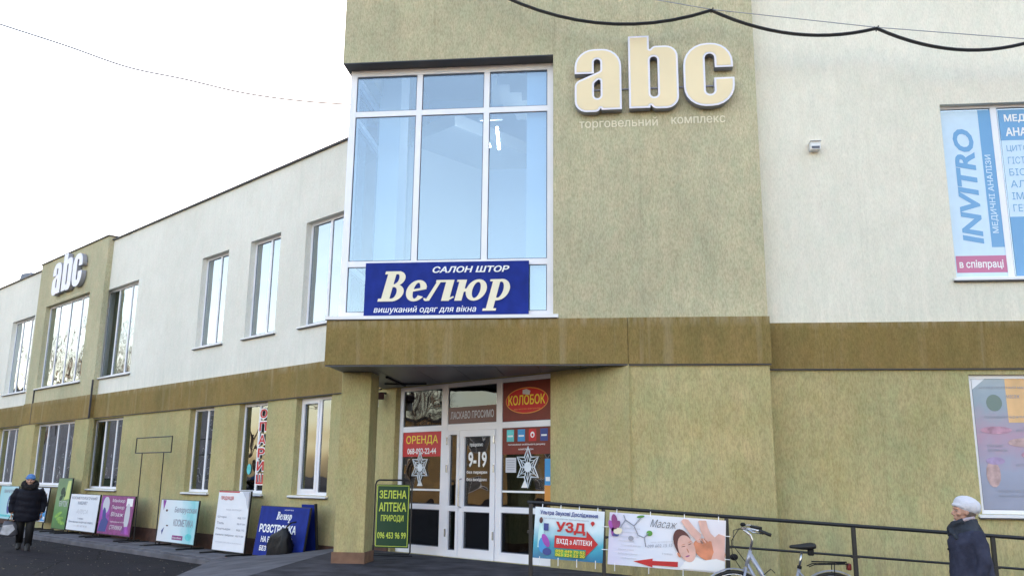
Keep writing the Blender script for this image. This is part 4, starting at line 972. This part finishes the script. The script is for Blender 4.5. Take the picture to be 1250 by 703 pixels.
part('foot', MB().box(.0, .035, -.3, .25, .0, .03), M['iron'], bb, W7 @ T(0,0,.02))
# bag over the blue board
Wb = LF @ T(-7.22, -.68, .12); bg_ = thing('rubbish_bag', 'black plastic bag hanging over the corner of the instalment sale board', 'bag', Wb)
m = MB(); rings = []
for (cx, cz, rx, ry) in ((0,.0,.20,.05),(0,.03,.28,.10),(0,.15,.32,.13),(.0,.30,.31,.12),(.03,.42,.29,.10),(.07,.50,.24,.08),(.13,.56,.12,.05),(.17,.62,.04,.03)):
    ring = []
    for k in range(32):
        a = 2*PI*k/32; c, s_ = math.cos(a), math.sin(a); ring.append((cx+rx*math.copysign(abs(c)**.55, c), -.07+ry*math.copysign(abs(s_)**.55, s_), cz))
    rings.append(ring)
m.add([v for q in rings for v in q], [(j*32+k, j*32+(k+1) % 32, (j+1)*32+(k+1) % 32, (j+1)*32+k) for j in range(len(rings)-1) for k in range(32)]+[tuple(range(31,-1,-1)), tuple(range(7*32, 8*32))])
me = m.mesh('bag_body', True)
for v in me.vertices: v.co += Vector((1,1,.6))*(.035*noise.noise(v.co*9)+.012*noise.noise(v.co*25)) 
part('bag_body', me, M['bag'], bg_, Wb)
part('tie', MB().tube([(.13,-.03,.62),(.22,.0,.70),(.30,.06,.72)], .014, 6), M['bag'], bg_, Wb)
part('strap', MB().tube([(-.3,-.1,.0),(-.32,-.16,-.02),(-.2,-.2,.03),(-.1,-.18,.02)], .006, 5), M['bag'], bg_, Wb)

# green pharmacy board on the porch
Wg = T(-3.80, 14.28, .42) @ RZ(R(-6)); gt = thing('pharmacy_board', 'dark green board with lime lettering in a black tube frame left of the door', 'sign board', Wg)
fm = MB()
loop = [(.0,0,.06),(.0,0,1.10),(.02,0,1.15),(.06,0,1.17),(.56,0,1.17),(.60,0,1.15),(.62,0,1.10),(.62,0,.06),(.60,0,.03),(.02,0,.03)]
fm.tube(loop, .014, 8, closed=True); fm.tube([(-.06,-.12,.012),(-.06,.2,.012)], .012, 6); fm.tube([(-.1,-.1,.012),(.70,-.1,.012)], .012, 6)
part('frame', fm, M['iron'], gt, Wg)
part('panel', bevelled(MB().box(.03, .59, -.018, .01, .12, 1.10).mesh('p'), .006), M['greenboard'], gt, Wg)
fm = MB()
for q in ((.04,.05,.14,1.085),(.57,.58,.14,1.085),(.05,.57,.14,.148),(.05,.57,1.077,1.085)): fm.box(q[0], q[1], -.0205, -.0185, q[2], q[3])
part('border', fm, M['limeprint'], gt, Wg)
for k, (tx, x, w, z, h) in enumerate((('ЗЕЛЕНА', .08, .46, .88, .13), ('АПТЕКА', .08, .46, .68, .14), ('ПРИРОДИ', .12, .38, .51, .115), ('096 453 96 99', .07, .48, .26, .10))):
    lettering(tx, gt, Wg, x, z, w, h, M['limeprint'], -.0205, bold=.02)

# ------------------------------------------------------------------ bicycle
Wk = T(1.79, 9.98, 0); bk = thing('bicycle', 'silver step-through bicycle with black saddle and rear rack parked at the railing', 'bicycle', Wk)
def wheel(cx):
    cz, r = .345, .335
    ty = part('wheel', MB().tube([(cx+r*math.cos(a), 0, cz+r*math.sin(a)) for a in [2*PI*k/48 for k in range(48)]], .018, 8, closed=True), M['rubber'], bk, Wk, True)
    part('rim', MB().tube([(cx+(r-.024)*math.cos(a), 0, cz+(r-.024)*math.sin(a)) for a in [2*PI*k/48 for k in range(48)]], .009, 6, closed=True), M['chrome'], ty, Wk, True)
    sp = MB()
    for k in range(32):
        a = 2*PI*k/32; s = 1 if k % 2 else -1; b = a+s*.9
        sp.tube([(cx+.022*math.cos(b), .03*(1 if k % 4 < 2 else -1), cz+.022*math.sin(b)), (cx+(r-.03)*math.cos(a), 0, cz+(r-.03)*math.sin(a))], .0017, 3, cap=False)
    part('spokes', sp, M['chrome'], ty, Wk); part('hub', MB().tube([(cx,-.05,cz),(cx,-.03,cz),(cx,.03,cz),(cx,.05,cz)], [.012,.02,.02,.012], 10), M['chrome'], ty, Wk)
wheel(-.51); wheel(.50)
def fender(cx, a0, a1):
    m = MB(); r = .375; n = 20
    for side in range(n):
        a, b = R(a0+(a1-a0)*side/n), R(a0+(a1-a0)*(side+1)/n)
        def q(t, w, dr=0): return (cx+(r-dr)*math.cos(t), w, .345+(r-dr)*math.sin(t))
        m.quad(q(a,-.028,.012), q(b,-.028,.012), q(b,-.012), q(a,-.012)); m.quad(q(a,-.012), q(b,-.012), q(b,.012), q(a,.012)); m.quad(q(a,.012), q(b,.012), q(b,.028,.012), q(a,.028,.012))
    return part('mudguard', m, M['silver'], bk, Wk, True)
fender(-.51, 20, 175); fender(.50, 5, 170)
fr = MB(); HT, HB, BBp = (-.325,0,.90), (-.375,0,.74), (.05,0,.29); ST = (.175,0,.74)
fr.tube([HT, HB], .02, 10)
fr.tube([(-.335,0,.87), (-.19,0,.62), (-.06,0,.40), BBp], .024, 10); fr.tube([(-.365,0,.77), (-.26,0,.56), (-.12,0,.33), (.02,0,.27)], .018, 10)
fr.tube([BBp, ST], .018, 10)
for s in (-1, 1): fr.tube([(.05,.03*s,.29),(.50,.06*s,.345)], .010, 8); fr.tube([(.16,.02*s,.70),(.50,.06*s,.345)], .008, 8)
frm = part('frame', fr, M['silver'], bk, Wk, True)
fk = MB(); 
for s in (-1, 1): fk.tube([(-.385,.045*s,.72),(-.43,.05*s,.55),(-.51,.055*s,.345)], [.014,.013,.010], 8)
fk.tube([(-.385,-.045,.72),(-.385,.045,.72)], .014, 8); part('fork', fk, M['silver'], bk, Wk, True)
part('stem', MB().tube([(-.325,0,.90),(-.30,0,1.01),(-.32,0,1.06),(-.39,0,1.12)], .014, 8), M['chrome'], bk, Wk, True)
hb = MB(); hb.tube([(-.20,-.29,1.10),(-.30,-.27,1.125),(-.38,-.16,1.14),(-.40,0,1.13),(-.38,.16,1.15),(-.30,.27,1.15),(-.20,.29,1.135)], .011, 8); hbo = part('handlebar', hb, M['chrome'], bk, Wk, True)
for s in (-1, 1): part('grip', MB().tube([(-.27,.278*s,1.13+.008*s),(-.15,.30*s,1.095+.02*s)], .018, 8), M['rubber'], hbo, Wk, True)
for s in (-1, 1): part('brake_lever', MB().tube([(-.37,.2*s,1.135),(-.33,.235*s,1.10),(-.22,.26*s,1.085)], .007, 6), M['chrome'], hbo, Wk)
part('bell', MB().ell((-.40,-.06,1.17), (.03,.03,.022)), M['black'], bk, Wk, True)
cbm = MB(); cbm.tube([(-.37,-.14,1.13),(-.46,-.13,1.12),(-.53,-.08,1.0),(-.52,-.04,.85),(-.44,-.03,.72)], .0045, 5); cbm.tube([(-.37,.14,1.13),(-.48,.1,1.1),(-.50,.05,.95),(-.36,.02,.76)], .0045, 5)
for k in range(2): cbm.tube([(-.20+.05*k,-.03,.66-.09*k),(-.13+.05*k,-.05,.72-.08*k),(-.09+.05*k,-.05,.68-.08*k)], .005, 5)
part('brake_cable', cbm, M['iron'], bk, Wk, True)
part('headlight', MB().ell((-.50,0,.83), (.045,.035,.035)), M['black'], bk, Wk, True)
part('seat_post', MB().tube([ST, (.205,0,.89)], .013, 8), M['chrome'], bk, Wk, True)
part('seat_clamp', MB().tube([(.17,0,.725),(.178,0,.755)], .024, 10), M['black'], bk, Wk)
sd_ = MB(); sr = []
for (x, w, z, h) in ((.085,.018,.945,.012),(.10,.026,.948,.018),(.15,.034,.948,.024),(.20,.055,.948,.03),(.26,.085,.953,.036),(.31,.095,.958,.036),(.345,.07,.958,.028),(.355,.03,.957,.015)):
    sr.append([(x, w*math.cos(2*PI*k/14), z+h*math.sin(2*PI*k/14)) for k in range(14)])
vs = [v for q in sr for v in q]; fs = [(j*14+k, j*14+(k+1) % 14, (j+1)*14+(k+1) % 14, (j+1)*14+k) for j in range(len(sr)-1) for k in range(14)]+[tuple(range(13,-1,-1)), tuple(range((len(sr)-1)*14, len(sr)*14))]
sdo = part('saddle', sd_.add(vs, fs), M['rubber'], bk, Wk, True)
part('saddle_bag', bevelled(MB().box(.27, .33, -.03, .03, .86, .93).mesh('s'), .012), M['black'], sdo, Wk)
rk = MB()
for s in (-1, 1): rk.tube([(.26,.05*s,.75),(.32,.06*s,.775),(.66,.06*s,.785)], .006, 6); rk.tube([(.50,.065*s,.36),(.52,.062*s,.78)], .005, 6)
for x in (.36,.46,.56,.66): rk.tube([(x,-.06,.778),(x,.06,.778)], .005, 5)
rk.tube([(.30,0,.80),(.66,0,.80)], .008, 6)
part('rack', rk, M['black'], bk, Wk)
part('tail_light', bevelled(MB().box(.655, .70, -.04, .04, .72, .79).mesh('t'), .012), flat('dark_red_lens', (.14,.01,.012), .25), bk, Wk)
ck = MB(); ck.tube([(.05,-.045,.29),(.05,-.05,.29)], .075, 20); ckk = part('chainring', ck, M['chrome'], bk, Wk)
part('chain_guard', bevelled(MB().box(-.02, .48, -.062, -.05, .30, .37).mesh('c'), .01), M['silver'], bk, Wk)
cr = MB(); cr.tube([(.05,-.07,.29),(.15,-.075,.16)], .01, 6); cr.tube([(.05,.07,.29),(-.05,.075,.42)], .01, 6); crk = part('crank', cr, M['chrome'], bk, Wk)
for s, x, z in ((-1,.15,.16),(1,-.05,.42)): part('pedal', bevelled(MB().box(x-.045, x+.045, min(.08*s,.16*s), max(.08*s,.16*s), z-.012, z+.012).mesh('p'), .004, 1), M['black'], crk, Wk)
part('kickstand', MB().tube([(.12,.03,.28),(.20,.16,.01)], .009, 6), M['iron'], bk, Wk)

# ------------------------------------------------------------------ people
def remesh(me, voxel, smooth_it=2):
    o = bpy.data.objects.new('r', me); COL.objects.link(o)
    m = o.modifiers.new('r', 'REMESH'); m.mode = 'VOXEL'; m.voxel_size = voxel
    s = o.modifiers.new('s', 'SMOOTH'); s.iterations = smooth_it; s.factor = .5
    dg = bpy.context.evaluated_depsgraph_get(); dg.update()
    r = bpy.data.meshes.new_from_object(o.evaluated_get(dg)); bpy.data.objects.remove(o)
    r.materials.clear(); r.polygons.foreach_set('use_smooth', [True]*len(r.polygons)); return r
def head(m, c, tilt=0):
    """face looks to -y; c = centre of head"""
    x, y, z = c
    m.ell((x, y+.012, z+.02), (.076, .095, .098), 18, 12); m.ell((x, y-.028, z-.045), (.055, .062, .070), 16, 10)
    m.ell((x, y-.055, z-.092), (.026, .026, .022), 10, 7)                       # chin
    m.tube([(x, y-.082, z+.022), (x, y-.101, z-.012), (x, y-.112, z-.028)], [.010, .012, .014], 8)   # nose
    m.ell((x-.012, y-.098, z-.030), (.010, .010, .008), 8, 6); m.ell((x+.012, y-.098, z-.030), (.010, .010, .008), 8, 6)
    m.tube([(x-.05, y-.070, z+.030), (x-.02, y-.088, z+.034), (x+.02, y-.088, z+.034), (x+.05, y-.070, z+.030)], .009, 6)  # brow
    m.ell((x, y-.088, z-.058), (.023, .010, .006), 10, 6); m.ell((x, y-.087, z-.068), (.020, .010, .006), 10, 6)           # lips
    for s in (-1, 1):
        m.ell((x+.045*s, y-.062, z-.02), (.026, .024, .024), 10, 7)             # cheek
        m.ell((x+.077*s, y+.005, z-.008), (.010, .020, .032), 10, 7)            # ear
    m.tube([(x, y+.02, z-.06), (x, y+.028, z-.19)], [.050, .060], 12)           # neck
def limb(m, pts, rs): m.tube(pts, rs, 12)
def hand(m, wrist, d, side, curl=.9):
    """wrist point, direction down the arm; side = sign of thumb (towards -y)"""
    w = Vector(wrist); d = Vector(d).normalized(); f = Vector((0, -1, 0)); f = (f-d*f.dot(d)).normalized(); n = d.cross(f)*side
    m.ell(w+d*.045, (.022, .040, .045), 10, 8, Matrix((n, f, d)).transposed())
    for i, (o, l) in enumerate(((-.030, .060), (-.010, .070), (.010, .075), (.030, .068))):
        b = w+d*.078+f*o; k1 = b+d*l*.45+n*.006; k2 = k1+d*l*.32+n*.022*curl; k3 = k2+d*l*.10+n*.024*curl
        m.tube([b, k1, k2, k3], [.0098, .0092, .0084, .0072], 7)
    t0 = w+d*.03+f*.034; m.tube([t0, t0+d*.03+f*.020+n*.01, t0+d*.058+f*.022+n*.018], [.012, .0105, .0085], 7)
def skin(): return flat('skin', (.46, .26, .19), .55, var=.12, vscale=14)
SK = skin()
def cloth(name, c, var=.15, b=.5, sc_=70): return flat(name, c, .9, spec=.15, bump=b, bscale=sc_, var=var, vscale=9)
def eyes(parent, W, c):
    for s in (-1, 1):
        e = part('eye', MB().ell((c[0]+.030*s, c[1]-.076, c[2]+.012), (.012, .010, .006)), M['eye_white'], parent, W, True)
        part('iris', MB().ell((c[0]+.030*s, c[1]-.084, c[2]+.012), (.005, .003, .005), 8, 6), M['brownprint'], e, W, True)
def wrinkle(me, amp, f, zlo=-9):
    for v in me.vertices:
        if v.co.z > zlo: v.co += v.normal*(amp*noise.noise(Vector((v.co.x*f, v.co.y*f, v.co.z*f*.55)))+amp*.5*noise.noise(v.co*f*2.7))

# woman at the right, profile to the left
HB_ = 1.50
Ww = T(3.52, 9.55, 0) @ RZ(-PI/2); pr = thing('person', 'woman in white beret and dark blue grey wool coat facing left at the railing', 'person', Ww)
m = MB(); hc = (0, -.01, 1.345); head(m, hc)
m.loft([(0,.02,.62,.15,.10),(0,.02,.75,.16,.12),(0,.01,.95,.14,.11),(0,.01,1.10,.16,.11),(0,.02,1.18,.13,.09),(0,.02,1.21,.07,.06)], 18)
for s in (-1, 1):
    limb(m, [(.08*s,.02,.72),(.085*s,.0,.40),(.085*s,.02,.08)], [.08,.055,.04])
    limb(m, [(.15*s,.025,1.14),(.225*s,.045,1.02),(.245*s,.055,.88),(.24*s,.0,.70)], [.045,.042,.038,.030]); hand(m, (.24*s,-.005,.68), (0,-.15,-1), s)
part('body', remesh(m.mesh('b', fixn=True), .0075), SK, pr, Ww)
eyes(pr, Ww, hc)
m = MB(); m.loft([(0,.03,.36,.245,.235),(0,.03,.55,.235,.225),(0,.02,.75,.225,.20),(0,.01,.92,.215,.185),(0,.0,1.05,.215,.175),(0,.015,1.13,.195,.15),(0,.025,1.19,.12,.10),(0,.02,1.23,.08,.075)], 26)
for s in (-1, 1): limb(m, [(.16*s,.025,1.14),(.225*s,.045,1.02),(.245*s,.055,.88),(.24*s,.0,.72)], [.075,.075,.068,.058])
me = remesh(m.mesh('c'), .014, 4); wrinkle(me, .010, 9)
coatm = cloth('navy_wool', (.038, .041, .068), .3)
part('coat', me, coatm, pr, Ww)
m = MB()
m.loft([(0,.02,1.13,.165,.15),(0,.012,1.18,.135,.135),(0,.014,1.225,.105,.112),(0,.022,1.262,.092,.10),(0,.028,1.278,.082,.09)], 24)
m.tube([(-.09,-.13,1.10),(-.03,-.145,1.17),(.03,-.12,1.22),(.09,-.05,1.26)], [.02,.035,.035,.025], 8); m.tube([(.10,-.12,1.08),(.05,-.15,1.14),(-.02,-.13,1.20)], [.02,.03,.03], 8)
me = remesh(m.mesh('c'), .010, 3); wrinkle(me, .008, 16); part('collar', me, cloth('dark_scarf_wool', (.040,.046,.060), .35, .8, 50), pr, Ww)
m = MB().tube([(-.06,-.075,1.25),(0,-.09,1.238),(.06,-.075,1.25),(.085,-.01,1.275),(.06,.06,1.285),(-.06,.06,1.285),(-.085,-.01,1.275)], .017, 8, closed=True)
part('scarf', m, cloth('pale_scarf', (.45,.38,.42)), pr, Ww, True)
m = MB(); RTb = Matrix.Rotation(R(-20), 3, 'X')
m.ell((0,.035,1.405), (.108,.132,.092), 26, 14, RTb); m.tube([(.082*math.cos(a), .008+.104*math.sin(a), 1.372-.30*(.008+.104*math.sin(a))+.012) for a in [2*PI*k/24 for k in range(24)]], .015, 8, closed=True)
me = remesh(m.mesh('h'), .008, 2); wrinkle(me, .004, 26); part('beret', me, cloth('white_knit', (.70,.70,.78), .06, .9, 120), pr, Ww)
part('hair', remesh(MB().ell((0,.035,1.335), (.080,.078,.075), 16, 10).mesh('h'), .01), flat('grey_hair', (.12,.09,.075), .8), pr, Ww)
m = MB()
for s in (-1, 1): limb(m, [(.085*s,.0,.50),(.085*s,.01,.15)], [.07,.05])
part('trousers', m, M['black'], pr, Ww, True)
for s in (-1, 1):
    m = MB().loft([(.085*s,-.04,.0,.048,.135),(.085*s,-.04,.035,.05,.135),(.085*s,-.02,.08,.045,.10),(.085*s,.02,.20,.052,.058)], 16); part('boot', m, M['rubber'], pr, Ww, True)
part('button', MB().ell((.01,-.19,.98), (.012,.008,.012)), M['black'], pr, Ww, True)

# person walking at the left
Wm = T(-12.92, 18.85, 0) @ RZ(R(30)) @ RX(R(3.5)); pl = thing('person', 'person in blue knit hat and long black padded coat walking along the boards', 'person', Wm)
m = MB(); hc = (.0, -.04, 1.50); head(m, hc)
m.loft([(0,.02,.75,.16,.11),(0,.0,.95,.15,.12),(0,-.01,1.15,.16,.12),(0,-.01,1.30,.15,.10),(0,.0,1.36,.08,.07)], 18)
limb(m, [(.09,.02,.86),(.10,-.08,.48),(.10,-.10,.08)], [.085,.06,.042])
limb(m, [(-.09,.02,.86),(-.10,.02,.48),(-.10,.20,.12)], [.085,.06,.042])
limb(m, [(-.19,.0,1.28),(-.285,.01,1.12),(-.315,.03,.98),(-.29,-.03,.78)], [.045,.042,.038,.030]); hand(m, (-.29,-.035,.77), (0,-.1,-1), -1, 1.6)
limb(m, [(.19,.0,1.28),(.28,.05,1.12),(.305,.08,.98),(.29,.02,.78)], [.045,.042,.038,.030]); hand(m, (.29,.015,.77), (0,-.15,-1), 1)
part('body', remesh(m.mesh('b'), .0085), SK, pl, Wm); eyes(pl, Wm, hc)
m = MB(); m.loft([(0,.03,.62,.26,.21),(0,.02,.78,.265,.21),(0,.0,.98,.25,.20),(0,-.01,1.15,.25,.19),(0,-.01,1.27,.235,.165),(0,.0,1.35,.16,.12),(0,.0,1.40,.09,.085)], 26)
limb(m, [(-.20,.0,1.30),(-.285,.01,1.12),(-.315,.03,.98),(-.29,-.03,.80)], [.085,.083,.075,.062]); limb(m, [(.20,.0,1.30),(.28,.05,1.12),(.305,.08,.98),(.29,.02,.80)], [.085,.083,.075,.062])
me = remesh(m.mesh('c'), .015, 3); 
for v in me.vertices: v.co += v.normal*(.0035*math.sin(v.co.z*46+1.5*math.sin(v.co.x*4)))
wrinkle(me, .012, 8); part('coat', me, flat('black_padded_nylon', (.006,.0065,.014), .65, spec=.2, bump=.2, bscale=40), pl, Wm)
m = MB().tube([(.12*math.cos(a), -.02+.115*math.sin(a), 1.405+.05*math.sin(a)) for a in [2*PI*k/20 for k in range(20)]], .062, 10, closed=True)
me = remesh(m.mesh('c'), .010, 1)
for v in me.vertices: v.co += v.normal*(.020*noise.noise(v.co*38)+.012*noise.noise(v.co*80))
part('fur_collar', me, flat('dark_fur', (.014,.012,.014), .95, bump=1, bscale=160), pl, Wm)
m = MB(); m.ell((0,-.03,1.558), (.092,.108,.085), 22, 12); m.tube([(.090*math.cos(a), -.03+.106*math.sin(a), 1.548) for a in [2*PI*k/24 for k in range(24)]], .016, 8, closed=True)
me = remesh(m.mesh('h'), .009, 1); wrinkle(me, .006, 22); part('knit_hat', me, cloth('blue_knit', (.10,.22,.50), .2, .9, 90), pl, Wm)
m = MB(); limb(m, [(.095,.01,.80),(.10,-.07,.48),(.10,-.09,.10)], [.11,.088,.072]); part('trouser_leg', m, M['black'], pl, Wm, True)
m = MB(); limb(m, [(-.095,.01,.80),(-.10,.03,.48),(-.10,.19,.14)], [.11,.088,.072]); part('trouser_leg', m, M['black'], pl, Wm, True)
m = MB().loft([(.10,-.16,.0,.052,.145),(.10,-.16,.035,.054,.145),(.10,-.12,.085,.05,.10),(.10,-.10,.16,.055,.06)], 16); part('boot', m, M['rubber'], pl, Wm, True)
m = MB().loft([(-.10,.14,.01,.052,.145),(-.10,.14,.05,.054,.145),(-.10,.17,.10,.05,.10),(-.10,.19,.18,.055,.06)], 16); part('boot', m, M['rubber'], pl, Wm, True)
Wc = Wm @ T(-.30, -.02, .30); hbag = thing('shopping_bag', 'dark and white carrier bag held low by the walking person', 'bag', Wc)
m = MB().loft([(0,0,.0,.14,.07),(0,0,.05,.17,.09),(0,0,.22,.155,.075),(.0,0,.32,.11,.04)], 18); me = m.mesh('b', True); wrinkle(me, .02, 12)
part('bag_body', me, flat('grey_bag', (.09,.09,.11), .5, var=.2, vscale=4), hbag, Wc)
part('stripe', MB().prism([(-.17,.06),(.0,.03),(.12,.16),(.06,.26),(-.12,.24)], -.105, -.098), flat('white_bag_print', (.5,.5,.55), .5, var=.3), hbag, Wc)
for s in (-1, 1): part('handle', MB().tube([(-.06,.03*s,.30),(-.02,.012*s,.42),(.03,.0,.445),(.06,.03*s,.30)], .007, 6), M['black'], hbag, Wc)

# ------------------------------------------------------------------ ice patch on the asphalt
iv = disc(-6.95, 15.75, .38, .22, 18, .3); iv = [(a+random.uniform(-.05,.05), b+random.uniform(-.04,.04)) for a, b in iv]
link('ice_patch', MB().slab(iv, .001, .006).mesh('ice_patch'), None, I4, flat('old_ice', (.42,.43,.47), .3, var=.3, vscale=8), 'small patch of old ice on the asphalt', kind='stuff')

gm = MB(); rg = random.Random(3)
for k in range(1600):
    gx, gy = rg.uniform(-18, 5), rg.uniform(8.8, 24)
    if gy > 10.2 and gx > -5.8: continue
    off = -((gx-C0.x)*math.sin(PH)+(gy-C0.y)*math.cos(PH))
    if off < 1.3: continue
    a = rg.uniform(.004, .016); h = rg.uniform(.3, .8)*a; t0 = rg.uniform(0, 6)
    gm.slab([(gx+a*math.cos(t0+q), gy+a*math.sin(t0+q)) for q in (0, 2.1, 4.2)], .0005, h+.002)
link('grit', gm.mesh('grit'), None, I4, flat('grit', (.16,.14,.12), .9, var=.4, vscale=3), 'loose grit scattered over the dark asphalt', kind='stuff')

# ------------------------------------------------------------------ the other side of the street (seen mirrored in the glass)
def block(x, y, rz, w, d, h, nx, nz, mat, label):
    W = T(x, y, 0) @ RZ(rz); t = thing('apartment_building', label, 'building', W, 'blocks across the street')
    part('wall', MB().box(-w/2, w/2, 0, d, 0, h), mat, t, W)
    part('roof', MB().box(-w/2-.3, w/2+.3, -.3, d+.3, h, h+.35), M['coping'], t, W)
    wm = MB().box(-.75, .75, -.03, -.005, 0, 1.5).mesh('window'); wm.materials.append(M['room_dark'])
    fm_ = MB(); fm_.box(-.80,-.75,-.06,-.002,-.05,1.55); fm_.box(.75,.80,-.06,-.002,-.05,1.55); fm_.box(-.75,.75,-.06,-.002,1.5,1.55); fm_.box(-.75,.75,-.06,-.002,-.05,0); fm_.box(-.03,.03,-.06,-.031,0,1.5)
    fm_ = fm_.mesh('window_frame'); fm_.materials.append(M['pvc'])
    for i in range(nx):
        for j in range(nz):
            Wp = W @ T(-w/2+(i+.5)*w/nx, 0, .9+j*(h-1)/nz)
            o = link('window', wm, t, Wp); link('window_frame', fm_, o, Wp)
    return t
block(-50, -4, R(82), 40, 11, 5.6, 9, 2, flat('ochre_wall', (.50,.33,.15), .8, var=.1, vscale=1), 'low ochre apartment block across the yard to the left')
block(-78, 50, R(62), 44, 12, 9.5, 10, 3, flat('dark_grey_wall', (.24,.235,.26), .85, var=.2, vscale=2), 'grey apartment block beyond the far end of the centre')
block(-8, -46, R(180), 46, 12, 12.5, 10, 4, flat('grey_panel_wall', (.40,.38,.34), .85, var=.1, vscale=1), 'grey panel apartment block on the opposite side of the street')
def tree(x, y, h, seed, label):
    rnd = random.Random(seed); t = thing('bare_tree', label, 'tree', T(x, y, 0), 'bare trees across the yard'); tr = MB(); cr = MB()
    def grow(p, d, l, r, lev, mb):
        q = p+d*l*.5+Vector((rnd.uniform(-.05,.05),rnd.uniform(-.05,.05),0))*l; e = p+d*l
        mb.tube([p, q, e], [r, r*.85, r*.68], 5 if lev < 3 else 3, cap=False)
        if lev >= 6: return
        for k in range(3 if lev else 4):
            a = rnd.uniform(0, 2*PI); s = rnd.uniform(.35, .8); nd = (d+Vector((math.cos(a)*s, math.sin(a)*s, rnd.uniform(-.1,.35)))).normalized()
            grow(e if k else q.lerp(e, .6), nd, l*rnd.uniform(.62,.82), r*.6, lev+1, cr)
    grow(Vector((0,0,0)), Vector((0,0,1)), h*.30, h*.018, 0, tr)
    bark = M.setdefault('bark', flat('bark', (.06,.05,.045), .9))
    part('trunk', tr, bark, t, T(x, y, 0)); part('crown', cr, bark, t, T(x, y, 0))
for i, (x, y, h, lab) in enumerate(((-46,30,11,'tall bare tree left of the far wing end'), (-52,38,13,'bare spreading tree before the far grey block'), (-40,40,9,'small bare tree near the far wing end'), (-50,24,12,'bare tree at the corner of the yard'), (-36,14,8,'young bare tree before the ochre block'), (-14,-32,11,'bare tree across the street before the grey block'))):
    tree(x, y, h, 11+i, lab)
